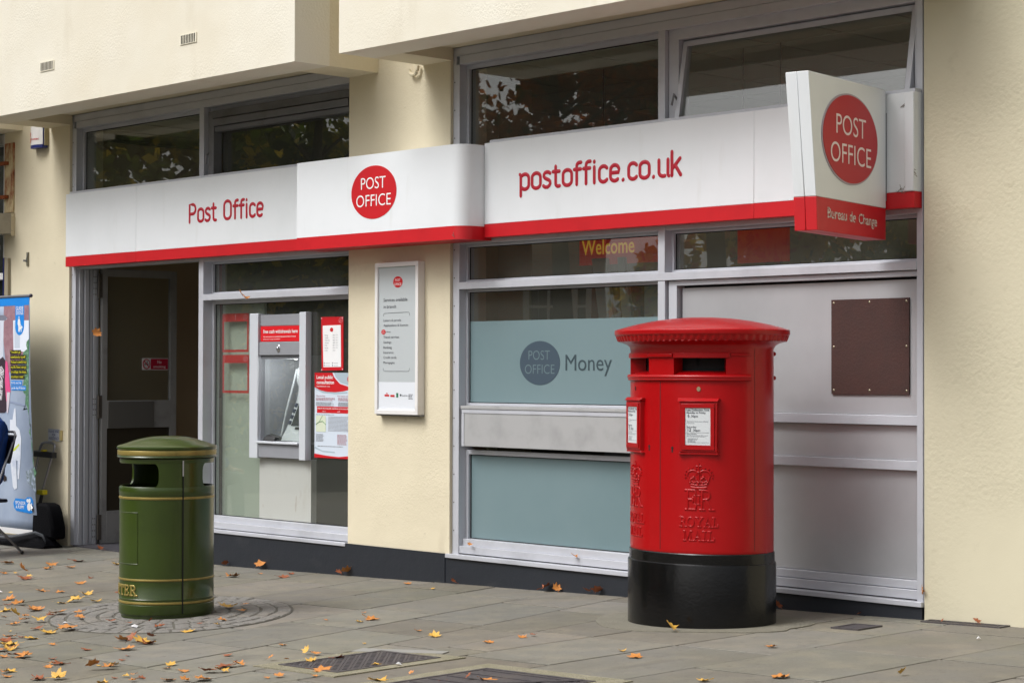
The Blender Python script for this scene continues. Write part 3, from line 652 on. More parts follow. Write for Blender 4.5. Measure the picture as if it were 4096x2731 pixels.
b = MB(); b.box(bx0, bx1, YB+.02, -.022, bz0-.012, bz0-.001); b.build('bottom_lip', ALU_D, sb)

# brown board screwed to the metal door
bb = thing('hardboard_panel', 'brown hardboard rectangle screwed onto the metal door panel', 'board', (3.19, .05, 1.278))
MB().box(2.878, 3.421, .043, .0545, 1.278, 1.823).build('board', BROWN, bb, .0015)
b = MB()
for u in (2.896, 3.149, 3.403):
    for z in (1.30, 1.55, 1.803):
        if u == 3.149 and z == 1.55: continue
        MB().ball((u, .043, z), .008, 8, (1, .4, 1)).build('screw', mat('bright_screw', (150, 140, 120), .3, .9), bb)

# alarm box
al = thing('alarm_box', 'white alarm box with blue rim and red mark, high on the cream wall', 'alarm box', (-5.93, -.02, 3.4))
ax0, ax1, az0, az1 = -6.055, -5.845, 3.405, 3.605
def alf(y0): return [(ax0, -.021)]+[(ax0+(ax1-ax0)*t, y0-.03*math.sin(math.pi*t)) for t in [k/10 for k in range(11)]]+[(ax1, -.021)]
def ring(b, z0, z1, y0):
    p = alf(y0); n = len(p); vs = [(u, v, z0) for u, v in p]+[(u, v, z1) for u, v in p]
    b.add(vs, [tuple(range(n)), tuple(range(2*n-1, n-1, -1))]+[(i, (i+1) % n, n+(i+1) % n, n+i) for i in range(n)])
b = MB(); ring(b, az0+.028, az1, -.075); b.build('cover', ALUW, al); b = MB(); ring(b, az0, az0+.0275, -.076); b.box(ax1-.0005, ax1+.006, -.07, -.05, az0, az1-.01); b.build('blue_rim', NAVY, al)
b = MB(); b.box(ax1+.006, ax1+.016, -.062, -.021, az0+.02, az1-.006); b.build('side_plate', mat('beige_plastic', (170, 160, 130), .6), al)
f = FY(0, 0, -.0795); ff = lambda u, v, h=0: (ax0+u, -.077-.03*math.sin(math.pi*max(0, min(1, u/(ax1-ax0))))-h, v)
b = MB(); b.prism([(.004, 3.46), (.03, 3.46), (.045, 3.485), (.02, 3.505), (.004, 3.50)], ff, 0, .001); b.prism([(.004, 3.512), (.022, 3.512), (.036, 3.535), (.03, 3.55), (.004, 3.55)], ff, 0, .001)
text(b, 'Romec', ff, .062, 3.476, .02, .115, .001, .01); b.build('red_mark', RED, al)

# PLEASE RING notice and bell
nr = thing('bell_notice', 'small chipped please ring for assistance notice above the luggage trolley', 'notice', (-5.72, -.02, .8))
b = MB(); f = FY(-5.805, .775, -.021)
b.prism([(0, .0), (.06, .0), (.075, .014), (.1, .008), (.115, .016), (.13, .0), (.205, .004), (.205, .108), (0, .112)], f, 0, .004); b.build('plate', mat('faded_white_plate', (196, 198, 204), .4), nr)
b = MB(); text(b, 'PLEASE RING', f, .1, .078, .022, .18, .005, .008, 'c'); text(b, 'FOR', f, .1, .048, .022, .06, .005, .008, 'c'); text(b, 'ASSISTANCE', f, .1, .018, .022, .17, .005, .008, 'c')
b.tube([f(*p, .005) for p in ((.005, .108), (.2, .104))], .0012, 4); b.build('lettering', NAVY, nr)
b = MB(); b.prism(rect(.206, .243, .012, .1), f, 0, .012); b.build('timber_block', mat('pale_wood', (196, 176, 120), .8), nr)
ws = thing('wall_switch', 'slim metal switch bracket on the cream wall left of the fascia', 'switch', (-6.18, -.02, 2.36))
b = MB(); b.box(-6.2, -6.165, -.03, -.021, 2.355, 2.48); b.build('plate', mat('weathered_brass', (130, 124, 104), .6, .3), ws); b = MB(); b.tube([(-6.19, -.03, 2.4), (-6.2, -.06, 2.405)], .009, 8); b.tube([(-6.175, -.032, 2.47), (-6.185, -.04, 2.41)], .004, 6); b.build('lever', ALU_D, ws)
hk = thing('conduit_hook', 'cream painted curved pipe stub under the right overhang on the pilaster', 'pipe', (-.71, -.06, 3.53))
b = MB(); b.tube([(-.705, -.05, 3.572)]+[(-.755+.045*math.cos(R(a)), -.05, 3.55+.04*math.sin(R(a))) for a in range(0, -181, -20)], .014, 8); b.build('pipe', SMOOTHW, hk)

# ---- left neighbour's edge of the picture
nb = thing('neighbour_shopfront', 'dark glazed neighbouring shopfront beyond the banner and rusted bracket', 'shopfront', (-8, .1, -.1))
b = MB(); b.box(-6.66, -6.622, -.01, .2, -.14, 3.6).box(-14, -6.66, .0, .15, 2.25, 2.31).box(-14, -6.66, .0, .15, 3.5, 3.6).box(-9.2, -9.1, .0, .15, -.14, 2.25); b.build('frame', ALUW, nb, .002)
b = MB(); b.box(-14, -6.66, .08, .09, -.1, 2.25).box(-14, -6.66, .08, .09, 2.31, 3.5); b.build('pane', mat('dark_glazing', (34, 38, 42), .08), nb)
rs = thing('rusted_sign_bracket', 'rust streaked steel bracket plate with two arms holding a pale box sign', 'bracket', (-6.52, -.03, 2.85))
b = MB(); b.box(-6.6, -6.435, -.034, -.021, 2.86, 3.5); b.build('plate', RUST, rs)
for z_ in (3.3, 2.99): MB().box(-6.67, -6.52, -.075, -.0345, z_, z_+.03).build('arm', mat('bare_rust', (128, 66, 28), .9), rs)
b = MB(); b.box(-6.80, -6.672, -.35, -.05, 2.85, 3.56); b.build('sign_box', ALUW, rs, .004)
ab = thing('awning_box', 'grey awning cassette end jutting out below the rusted bracket', 'awning box', (-6.5, -.1, 2.66))
b = MB(); b.prism([(-.36, 2.84), (-.02, 2.845), (-.02, 2.66), (-.24, 2.655), (-.36, 2.74)], lambda u, v, h: (-6.43+h*-1, u*1, v), 0, .5)
b.build('housing', mat('grey_housing', (158, 152, 138), .6, var=((8, (134, 128, 116), .5, .8),)), ab, .003)
b = MB(); b.box(-6.43, -6.425, -.06, -.02, 2.64, 2.85); b.ball((-6.42, -.05, 2.82), .01, 8); b.ball((-6.42, -.05, 2.69), .008, 8); b.build('end_plate', mat('cream_plate', (200, 188, 160), .6), ab)
lm = thing('wall_lamp', 'small grey bulkhead lamp hanging under the grey awning box', 'lamp', (-6.62, -.12, 2.5))
b = MB(); b.tube([(-6.63, -.1, 2.65), (-6.63, -.1, 2.58)], .014, 8); b.ball((-6.63, -.1, 2.54), .042, 12, (1, 1, 1.1)); b.build('housing', ALU_D, lm); b = MB(); b.ball((-6.605, -.135, 2.535), .026, 10); b.build('lens', mat('lens', (90, 90, 80), .1), lm)
rl = thing('pull_rail', 'upright grey metal channel on the wall above the banner', 'rail', (-6.5, -.03, 1.0))
MB().box(-6.565, -6.5, -.05, -.021, .9, 2.44).build('channel', mat('dull_beige_metal', (150, 140, 118), .6), rl, .003); MB().box(-6.585, -6.5755, -.052, -.021, .9, 2.445).build('edge_trim', NAVY, rl)

# ================================================================ CASH MACHINE
at_ = thing('cash_machine', 'grey cash machine with red header set in the shop window behind the litter bin', 'cash machine', (-2.5, .05, .2))
yf = .05
def post(x0, x1, flare):
    z0, z1 = .722, 1.857; s_ = .025*flare
    b = MB(); b.hexa([(x0, yf+.0, z0), (x1, yf+.0, z0), (x1, .11, z0), (x0, .11, z0), (x0, yf, z1), (x1, yf, z1), (x1, .11, z1), (x0, .11, z1)]); return b
post(-2.857, -2.745, 1).build('side_post', ATML, at_, .004); post(-2.21, -2.13, -1).build('side_post', ATML, at_, .004)
b = MB(); b.box(-2.745, -2.21, yf+.022, .11, 1.757, 1.845); b.build('top_panel', ATMG, at_, .003)
hd = MB().box(-2.735, -2.215, yf+.018, .10, 1.634, 1.755).build('header_panel', mat('header_red', (214, 36, 44), .25), at_, .002)
f = FY(-2.735, 1.634, yf+.0175)
b = MB(); text(b, 'free cash withdrawals here', f, .04, .066, .030, .445, .002, .012); text(b, 'this cash machine is owned and operated by Bank of Ireland', f, .04, .034, .011, .42, .002, .006); text(b, 'some card issuers may apply a cash handling fee', f, .04, .016, .008, .22, .002, .004); b.build('lettering', WHITEP, hd)
MB().box(-2.745, -2.21, yf+.012, .10, 1.528, 1.632).build('fascia_panel', ATMG, at_, .004)
b = MB(); b.ball((-2.49, yf+.012, 1.58), .034, 14, (.7, .3, 1)); b.ball((-2.49, yf-.0, 1.578), .016, 10, (.7, .4, 1)); b.build('dome_mirror', CHROME, at_)
b = MB(); b.box(-2.745, -2.21, yf+.008, .10, .73, .835); b.build('lower_panel', ATMG, at_, .004)
b = MB(); b.box(-2.745, -2.215, yf-.015, .33, .838, .858); b.build('shelf', ATML, at_, .006)
# recess: left wall, back slope with screen, roof with its little lamp
b = MB(); b.box(-2.745, -2.735, yf+.02, .42, .86, 1.527).box(-2.225, -2.21, .13, .42, .86, 1.527).box(-2.735, -2.225, .4, .42, .86, 1.527); b.build('recess_wall', mat('recess_grey', (164, 166, 174), .5), at_)
b = MB(); b.box(-2.735, -2.225, yf+.03, .4, 1.50, 1.526); b.build('recess_roof', mat('recess_roof_grey', (118, 120, 126), .6), at_)
lampm = mat('lit_lamp', (255, 255, 255)); lampm.node_tree.nodes['Principled BSDF'].inputs['Emission Color'].default_value = (1, 1, 1, 1); lampm.node_tree.nodes['Principled BSDF'].inputs['Emission Strength'].default_value = 3
b = MB(); b.ball((-2.37, .14, 1.497), .017, 10, (1, .8, .25)); b.build('lamp', lampm, at_)
ll_ = bpy.data.lights.new('cash_machine_lamp_light', 'POINT'); ll_.energy = 2.4; ll_.shadow_soft_size = .03; lo_ = bpy.data.objects.new('cash_machine_lamp_light', ll_); COL.objects.link(lo_); lo_.location = (-2.45, .16, 1.45)
def slope(u, z, h=0):   # sloping user panel inside the recess
    t = (z-.86)/.6; return (u, .17+.2*t-h, z)
b = MB(); P_ = [(.87, .0), (1.06, .03), (1.3, .0), (1.43, -.0), (1.45, -.05)]
prof2 = [(.13, .862), (.19, .95), (.29, 1.17), (.31, 1.28), (.29, 1.32), (.29, 1.42), (.33, 1.45), (.399, 1.45), (.399, .862)]
n = len(prof2); vs = [(-2.56, p[0], p[1]) for p in prof2]+[(-2.226, p[0], p[1]) for p in prof2]
b.add(vs, [tuple(range(n)), tuple(range(2*n-1, n-1, -1))]+[(i, (i+1) % n, n+(i+1) % n, n+i) for i in range(n)]); hs = b.build('user_panel', ATML, at_, .004)
def sl(u, v, h=0):   # on the screen slope from (y .19,z .95) to (.29,1.17)
    d = Vector((.1, .22)).normalized(); nn = Vector((-d.y, d.x)); return (u, .19+d.x*v+nn.x*h, .95+d.y*v+nn.y*h)
MB().prism(rect(-2.505, -2.24, .03, .235), sl, 0, .006).build('screen', mat('dark_screen', (44, 48, 52), .15), hs)
b = MB()
for k in range(4): b.prism(rect(-2.545, -2.52, .04+k*.05, .07+k*.05), sl, 0, .01)
b.build('screen_button', mat('navy_button', (34, 44, 70), .4), hs)
MB().prism(rect(-2.44, -2.23, .0, .018), sl, 0, .008).build('card_slot', BLACKM, hs)
b = MB(); b.prism(rect(-2.47, -2.25, 1.33, 1.42), lambda u, v, h=0: (u, .2895-h, v), 0, .003); b.build('card_logo_plate', WHITEP, hs)
b = MB(); 
for u, z, m_ in ((-2.45, 1.385, 0), (-2.39, 1.385, 1), (-2.45, 1.345, 2), (-2.39, 1.345, 3), (-2.33, 1.345, 0), (-2.33, 1.385, 2)): b.prism(rect(u, u+.045, z, z+.026), lambda a, v, h=0: (a, .286-h, v), 0, .002)
b.build('card_logo', mat('logo_blue', (50, 74, 120), .5), hs)
b = MB(); b.hexa([(-2.70, .06, .86), (-2.55, .06, .86), (-2.55, .15, .86), (-2.70, .15, .86), (-2.67, .08, .905), (-2.55, .08, .89), (-2.55, .14, .895), (-2.67, .14, .915)]); b.build('keypad_hood', mat('black_plastic', (24, 24, 26), .4), at_, .006)
b = MB()
for i in range(4):
    for j in range(4): b.box(-2.52+i*.03, -2.50+i*.03, .065+j*.022, .08+j*.022, .858, .864)
b.build('key', mat('steel_key', (120, 122, 126), .4, .6), at_, .001)
MB().box(-2.795, -2.13, .108, .16, .21, .725).build('stone_panel', STONE, at_)
b = MB(); b.tube([(-2.58, .16, .9), (-2.58, .21, 1.1), (-2.575, .27, 1.3), (-2.57, .3, 1.42)], .008, 6); b.build('guard_rail', ATML, at_)

# ================================================================ POSTERS AND NOTICES IN THE WINDOWS
PY = .1185
def redframe(x0, x1, z0, z1, top, label, tx):
    t = thing('window_sticker', label, 'poster', (x0, PY, z0))
    f = FY(0, 0, PY); e = .02
    b = MB()
    for r_ in (rect(x0, x1, z1-top, z1), rect(x0, x1, z0, z0+e), rect(x0, x0+e, z0+e, z1-top), rect(x1-e, x1, z0+e, z1-top)): b.prism(r_, f, 0, .0015)
    b.build('red_border', RED, t)
    b = MB(); cx, cz = x1-.045, z1-top/2
    b.tube([f(cx+.026*math.cos(R(a)), cz+.02*math.sin(R(a)), .002) for a in range(0, 361, 24)], .0015, 4, False)
    text(b, 'POST', f, cx, cz+.001, .009, .026, .002, 0, 'c'); text(b, 'OFFICE', f, cx, cz-.011, .009, .034, .002, 0, 'c')
    if tx: text(b, '!', f, (x0+x1)/2, cz-.018, .045, .012, .002, 0, 'c')
    b.build('lettering', mat('pink_lettering', (226, 160, 166), .5), t)
redframe(-3.322, -2.962, 1.556, 1.866, .065, 'upper of two empty red framed stickers left of the cash machine', 1)
redframe(-3.318, -2.956, 1.228, 1.534, .065, 'lower of two empty red framed stickers left of the cash machine', 0)
PY = .105
oh = thing('opening_hours_poster', 'small red bordered opening hours poster taped inside the window right of the cash machine', 'poster', (-1.87, PY, 1.41))
f = FY(0, 0, PY); b = MB(); b.prism([(-1.998, 1.408), (-1.733, 1.412), (-1.735, 1.814), (-2.006, 1.816)], f, 0, .0015); b.build('red_border', RED, oh)
pp_ = MB().prism([(-1.975, 1.435), (-1.76, 1.437), (-1.765, 1.752), (-1.985, 1.75)], f, .002, .003).build('sheet', WHITEP, oh)
b = MB(); days = ['Monday', 'Tuesday', 'Wednesday', 'Thursday', 'Friday', 'Saturday', 'Sunday']
for i, d_ in enumerate(days): text(b, d_, f, -1.96, 1.672-i*.019, .010, None, .004, 0); text(b, '09:00 - 17:30' if d_ != 'Sunday' else 'Closed', f, -1.86, 1.672-i*.019, .010, None, .004, 0, sx=.8)
for u, z in ((-1.97, 1.46), (-1.87, 1.46), (-1.97, 1.442), (-1.87, 1.442)): b.prism(ell(u+.008, z+.006, .006, .006, 10), f, .003, .004); lines(b, f, u+.022, u+.08, z, z+.01, 1, .003, .004)
b.build('lettering', INKM, pp_)
b = MB(); b.prism(ell(-1.875, 1.718, .02, .016, 24), f, .003, .004); b.build('red_oval', RED, pp_)
b = MB(); cx, cz = -1.765, 1.787; b.tube([f(cx+.024*math.cos(R(a)), cz+.019*math.sin(R(a)), .002) for a in range(0, 361, 24)], .0014, 4, False); text(b, 'POST', f, cx, cz+.001, .008, .024, .002, 0, 'c'); text(b, 'OFFICE', f, cx, cz-.010, .008, .032, .002, 0, 'c')
for u, z in ((-2.0, 1.806), (-1.745, 1.806), (-1.995, 1.415), (-1.742, 1.42)): b.prism(ell(u, z, .008, .006, 8), f, .002, .003)
b.build('lettering', mat('pink_lettering', (226, 160, 166), .5), oh)
# consultation poster
cp = thing('consultation_poster', 'large red and white local public consultation poster low in the window by the pilaster', 'poster', (-1.85, PY, .75))
x0, x1, z0, z1 = -2.083, -1.575, .748, 1.393
MB().prism(rect(x0, x1, z0, z1), f, 0, .001).build('sheet', mat('poster_blue_white', (206, 216, 228), .4), cp)
b = MB(); b.prism([(x0, 1.285), (x0+.06, 1.262), (x0+.15, 1.248), (x0+.25, 1.246), (x0+.36, 1.255), (x1, 1.28), (x1, 1.31), (x1-.1, 1.29), (x1-.2, 1.31), (x1-.27, 1.36), (x1-.29, z1), (x0, z1)], f, .001, .002)
b.prism([(x0, z0), (x1, z0), (x1, z0+.03), (x0+.3, z0+.012), (x0+.15, z0+.018), (x0, z0+.03)], f, .001, .002); b.prism(rect(x0+.03, x1, 1.088, 1.137), f, .001, .002); b.prism(ell(x0+.45, 1.345, .05, .038, 24), f, .002, .003); b.build('red_band', RED, cp)
b = MB(); b.prism([(x1-.27, z1), (x1-.25, 1.36), (x1-.19, 1.318), (x1-.1, 1.30), (x1, 1.315), (x1, z1)], f, .001, .0018); b.prism([(x0, z0+.07), (x0+.1, z0+.045), (x0+.25, z0+.04), (x0+.25, z0+.05), (x0+.1, z0+.055), (x0, z0+.085)], f, .001, .0018); b.prism([(x0, 1.285), (x0+.1, 1.255), (x0+.25, 1.246), (x0+.4, 1.25), (x0+.4, 1.238), (x0+.25, 1.232), (x0+.1, 1.24), (x0, 1.27)], f, .001, .0018); b.build('grey_swoosh', mat('swoosh_grey', (168, 184, 194), .5), cp)
b = MB(); text(b, 'Local public', f, x0+.025, 1.347, .028, .2, .003, .014); text(b, 'consultation', f, x0+.025, 1.308, .028, .215, .003, .014); text(b, 'Proposed branch move', f, x0+.025, 1.285, .012, .165, .003, 0)
text(b, 'Dates for the local public consultation on the proposed new location', f, x0+.04, 1.118, .011, .46, .003, .01); text(b, 'starts', f, x0+.1, 1.097, .009, .04, .003, 0); text(b, 'ends', f, x0+.28, 1.097, .009, .035, .003, 0)
text(b, 'POST', f, x0+.45, 1.35, .015, .05, .0035, 0, 'c'); text(b, 'OFFICE', f, x0+.45, 1.328, .015, .065, .0035, 0, 'c'); b.build('lettering', WHITEP, cp)
b = MB(); text(b, "What we're doing", f, x0+.02, 1.213, .010, .11, .003, .008); text(b, 'What happens next', f, x0+.28, 1.213, .010, .13, .003, .008); lines(b, f, x0+.02, x0+.26, 1.18, 1.205, 3, .004, .003, .2, 4); lines(b, f, x0+.29, x1-.01, 1.18, 1.205, 3, .004, .003, .2, 5); lines(b, f, x0+.28, x0+.4, .85, .93, 9, .004, .003, .1, 6); b.build('small_lettering', mat('red_grey_ink', (170, 110, 120), .6), cp)
b = MB(); lines(b, f, x0+.02, x0+.25, 1.14, 1.172, 5, .003, .003, .3, 7); lines(b, f, x0+.29, x1-.01, 1.14, 1.172, 6, .003, .003, .2, 8); lines(b, f, x0+.02, x0+.25, 1.07, 1.082, 1, .004, .003)
lines(b, f, x0+.17, x1-.01, .95, 1.065, 12, .0035, .003, .35, 9); lines(b, f, x0+.02, x0+.12, .87, .93, 9, .003, .003, .2, 10); lines(b, f, x0+.04, x0+.36, .832, .842, 1, .005, .003); b.build('body_text', INKM, cp)
mpn = MB().prism(rrect(x0+.02, x0+.14, .945, 1.068, .01), f, .002, .003).build('map', mat('map_cream', (206, 214, 190), .6), cp)
b = MB(); b.tube([f(*p, .0035) for p in ((x0+.02, 1.0), (x0+.06, 1.02), (x0+.1, 1.025), (x0+.14, 1.0))], .003, 4); b.tube([f(*p, .0035) for p in ((x0+.06, 1.02), (x0+.1, 1.068))], .002, 4); b.build('map_road', mat('map_green', (90, 140, 90), .6), mpn)
b = MB()
for k in range(4): b.prism(ell(x0+.435, .855+k*.025, .01, .01, 10), f, .002, .003)
b.build('red_icon', RED, cp)
# no smoking sign on the folded door
ns = thing('no_smoking_sign', 'red and white no smoking sign on the glass of the open door', 'sign', (-5.36, .8, 1.41))
fx = lambda u, v, h=0: (-5.369+h, .672+u, 1.413+v)
MB().prism(rect(0, .28, 0, .107), fx, 0, .003).build('plate', mat('sign_white', (210, 205, 205), .5), ns)
MB().prism(rect(.092, .275, .006, .101), fx, .003, .0045).build('red_field', mat('sign_crimson', (176, 20, 52), .5), ns)
b = MB(); b.tube([fx(.046+.036*math.cos(R(a)), .053+.042*math.sin(R(a)), .004) for a in range(0, 361, 20)], .0045, 5, False); b.tube([fx(.02, .082, .004), fx(.072, .024, .004)], .0045, 5); b.build('red_ring', mat('sign_crimson', (176, 20, 52), .5), ns)
b = MB(); text(b, 'No', fx, .183, .06, .028, .045, .0055, .01, 'c'); text(b, 'smoking', fx, .183, .02, .024, .13, .0055, .01, 'c'); b.build('lettering', LETW, ns)
b = MB(); b.prism(rect(.024, .066, .046, .056), fx, .003, .0045); b.prism([(.05, .058), (.06, .072), (.055, .08), (.048, .07)], fx, .003, .0045); b.build('cigarette_mark', INK, ns)
def glow(m, k):   # weak emission added to brighten boards in the dim interior
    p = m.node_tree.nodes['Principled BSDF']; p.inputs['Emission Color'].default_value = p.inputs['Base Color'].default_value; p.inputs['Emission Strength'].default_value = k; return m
# hanging Welcome sign and other things inside
we = thing('hanging_sign', 'red hanging sign with yellow Welcome lettering inside, above the frosted window', 'sign', (.4, 1, 2.2))
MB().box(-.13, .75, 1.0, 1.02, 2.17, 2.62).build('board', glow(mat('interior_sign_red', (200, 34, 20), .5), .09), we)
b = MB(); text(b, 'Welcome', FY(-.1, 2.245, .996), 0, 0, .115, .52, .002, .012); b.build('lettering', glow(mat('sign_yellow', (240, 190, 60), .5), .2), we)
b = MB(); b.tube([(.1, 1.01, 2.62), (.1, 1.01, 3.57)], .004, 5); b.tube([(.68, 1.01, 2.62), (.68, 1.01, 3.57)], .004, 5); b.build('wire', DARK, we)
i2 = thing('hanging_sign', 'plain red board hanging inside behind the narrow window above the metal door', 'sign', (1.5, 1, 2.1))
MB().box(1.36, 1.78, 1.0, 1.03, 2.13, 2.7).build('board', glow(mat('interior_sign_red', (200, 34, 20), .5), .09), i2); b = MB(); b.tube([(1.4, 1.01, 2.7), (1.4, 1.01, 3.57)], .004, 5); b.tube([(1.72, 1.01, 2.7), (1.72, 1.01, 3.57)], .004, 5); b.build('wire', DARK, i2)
i3 = thing('slanted_boards', 'pale slanted boards added inside, showing over the frosted film', 'display stand', (.5, .85, -.14))  # boards added to stand in for pale slanted shapes in the glass
b = MB(); b.hexa([(.36, .8, 1.2), (.5, .8, 1.2), (.5, .83, 1.2), (.36, .83, 1.2), (.19, .8, 2.2), (.33, .8, 2.2), (.33, .83, 2.2), (.19, .83, 2.2)]); b.hexa([(.55, .8, 1.2), (.68, .8, 1.2), (.68, .83, 1.2), (.55, .83, 1.2), (.44, .8, 2.2), (.5, .8, 2.2), (.5, .83, 2.2), (.44, .83, 2.2)])
b.box(.66, .9, .84, .87, 1.1, 2.1); b.build('board', mat('slanted_board_pale', (150, 162, 160), .6), i3); b = MB(); b.box(.3, .9, .82, .9, -.14, 1.2); b.build('base', mat('slanted_board_base', (90, 90, 90), .6), i3)

# ================================================================ PILLAR BOX
PX, PYY = 2.59, -.765; pz = gz(PX, PYY)
pb = thing('pillar_box', 'double-slot red oval pillar box with black base, standing before the metal door', 'pillar box', (PX, PYY, pz-.002)); pb['_o'] = [0, 0, 0]; pb.scale = (.985, .985, .997)
EA, EB = .449, .345
NT = 720; TH_ = [2*math.pi*k/NT-math.pi for k in range(NT+1)]   # angle 0 = street side (-Y)
def ept(t, d=0.):
    x, y = EA*math.sin(t), -EB*math.cos(t); nx, ny = math.sin(t)/EA, -math.cos(t)/EB; n = math.hypot(nx, ny); return x+nx/n*d, y+ny/n*d, nx/n, ny/n
AL = [0]
for k in range(NT):
    a, c = ept(TH_[k]), ept(TH_[k+1]); AL.append(AL[-1]+math.hypot(a[0]-c[0], a[1]-c[1]))
mid_ = AL[NT//2]
def t_of(s):   # arc length from the street-side centre -> angle
    s = (s+mid_) % AL[-1]; lo, hi = 0, NT
    while hi-lo > 1:
        m_ = (lo+hi)//2
        if AL[m_] <= s: lo = m_
        else: hi = m_
    k = lo; return TH_[k]+(TH_[k+1]-TH_[k])*(s-AL[k])/(AL[k+1]-AL[k])
def surf(s, z, d=0.): x, y, _, _ = ept(t_of(s), d); return (x, y, z)
def snrm(s): q_ = ept(t_of(s)); return (q_[2], q_[3], 0)
PC = None   # arc position of the right-hand panel
best = min(((abs(math.hypot(ept(t_of(s/1000))[0]-.237, ept(t_of(s/1000))[1]+.291)), s/1000) for s in range(150, 400, 2)))
PC = best[1]
HW = .152
SL0, SL1 = 1.388, 1.48
def shell(b, s0, s1, z0, z1, d0=0., d1=None, n=None, smooth=True, wrap=False, back=None):
    d1 = d0 if d1 is None else d1; n = n or max(2, int(abs(s1-s0)/.02)); vs = []
    for i in range(n+1):
        s = s0+(s1-s0)*i/n; vs += [surf(s, z0, d0), surf(s, z1, d1)]
    return b.add(vs, [(2*i, 2*i+2, 2*i+3, 2*i+1) for i in range(n)], smooth)
def loft(b, prof, mod=None, n=144):
    """stack of (offset, z) rings round the oval"""
    L = AL[-1]; N = n; vs = []
    for d, z, *fl in prof:
        for i in range(N):
            s = L*i/N; dd = d+(fl[0]*(1 if (i//3) % 2 else -1) if fl else 0); vs.append(surf(s, z, dd))
    fs = []
    for r_ in range(len(prof)-1):
        for i in range(N): fs.append((r_*N+i, r_*N+(i+1) % N, (r_+1)*N+(i+1) % N, (r_+1)*N+i))
    return b.add(vs, fs, True)
LEN = AL[-1]
# base
b = MB(); loft(b, [(.014, -.03), (.014, .345), (.012, .352), (.006, .356), (.006, .408), (.002, .413), (-.006, .413)]); 
base_ = b.build('base', BLACKG, pb, local=True)
# body with real slots
b = MB(); loft(b, [(-.006, .405), (-.0, .416), (0, .43), (0, SL0)]); loft(b, [(0, SL1), (0, 1.53), (.004, 1.54), (.012, 1.552), (.03, 1.563), (.06, 1.572), (.075, 1.575)])
segs = [(-PC+HW, PC-HW), (PC+HW, LEN-PC-HW)]
for s0, s1 in segs: shell(b, s0, s1, SL0, SL1)
for c in (-PC, PC):
    for e in (-1, 1):
        s = c+e*HW; b.add([surf(s, SL0), surf(s, SL1), surf(s, SL1, -.09), surf(s, SL0, -.09)], [(0, 1, 2, 3)])
    n = 12; vs = []
    for i in range(n+1):
        s = c-HW+2*HW*i/n; vs += [surf(s, SL0, .0), surf(s, SL0+.02, -.06), surf(s, SL0+.022, -.1)]
    b.add(vs, [(3*i, 3*i+3, 3*i+4, 3*i+1) for i in range(n)]+[(3*i+1, 3*i+4, 3*i+5, 3*i+2) for i in range(n)])
body = b.build('body', PBRED, pb, local=True)
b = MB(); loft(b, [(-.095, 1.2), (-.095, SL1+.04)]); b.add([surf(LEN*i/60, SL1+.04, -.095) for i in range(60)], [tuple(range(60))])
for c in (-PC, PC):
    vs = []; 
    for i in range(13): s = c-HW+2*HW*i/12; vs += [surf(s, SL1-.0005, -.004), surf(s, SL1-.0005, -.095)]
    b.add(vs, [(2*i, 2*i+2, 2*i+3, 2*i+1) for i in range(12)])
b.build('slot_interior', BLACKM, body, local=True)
# half-round mouldings and hood over the doors' front
def mould(b, s0, s1, z, r, d=0., fl=1.):
    n = max(6, int((s1-s0)/.02)); pts = [surf(s0+(s1-s0)*i/n, z, d) for i in range(n+1)]; return b.tube(pts, r, 10)
b = MB(); E1 = PC+.29
for z, r in ((1.378, .013), (1.364, .009)): mould(b, -E1, E1, z, r, .006)
mould(b, PC+.62, PC+.95, 1.372, .012, .004); mould(b, PC+.62, PC+.95, 1.506, .012, .004); mould(b, -PC-.5, -PC-.25, 1.506, .01, .004)
for c in (-PC, PC):
    pass
b.build('moulding', PBRED, body, local=True)
b = MB()
def slabarc(b, s0, s1, z0, z1, d):
    n = max(3, int((s1-s0)/.02)); vs = []
    for i in range(n+1):
        s = s0+(s1-s0)*i/n; vs += [surf(s, z0, -.002), surf(s, z0, d), surf(s, z1, d), surf(s, z1, -.002)]
    fs = [(0, 1, 2, 3), (4*n+3, 4*n+2, 4*n+1, 4*n)]
    for i in range(n):
        for k in range(4): fs.append((4*i+k, 4*i+4+k, 4*i+4+(k+1) % 4, 4*i+(k+1) % 4))
    return b.add(vs, fs)
slabarc(b, -PC-HW-.05, -PC+HW-.0, SL1+.002, SL1+.03, .010); slabarc(b, PC-HW-.0, PC+HW+.02, SL1+.002, SL1+.03, .010)
slabarc(b, -PC+HW+.004, PC-HW-.004, SL1+.006, SL1+.026, .014); slabarc(b, PC+HW+.024, E1, SL1+.012, SL1+.026, .008)
b.build('slot_hood', PBRED, body, bevel=.003, local=True)
# door seams
b = MB(); slabarc(b, -.0025, .0025, .43, 1.352, .0006); slabarc(b, E1+.03, E1+.033, .43, 1.54, .0006); slabarc(b, -PC-.3, E1+.033, 1.536, 1.539, .0006)
b.build('door_seam', mat('seam_dark_red', (60, 4, 8), .6), body, local=True)
b = MB()
for s, z in ((-.09, .985), (.085, .98)):
    fz = lambda u, v, h=0: surf(u, v, .001+h*.0)
    b.prism(ell(s, z+.008, .0075, .008, 10), lambda u, v, h: surf(u, v, h), .0004, .0014); b.prism(rect(s-.0045, s+.0045, z-.016, z+.004), lambda u, v, h: surf(u, v, h), .0004, .0014)
b.build('keyhole', BLACKM, body, local=True)
b = MB(); b.prism(ell(PC, 1.312, .011, .0125, 16), lambda u, v, h: surf(u, v, h), .0, .004); b.build('tab_plug', mat('cream_plug', (140, 124, 96), .8), body, local=True)
b = MB(); b.prism(ell(-PC, 1.312, .010, .0125, 16), lambda u, v, h: surf(u, v, h), .0003, .0015); b.build('tab_hole', mat('hole_dark_red', (70, 6, 10), .6), body, local=True)
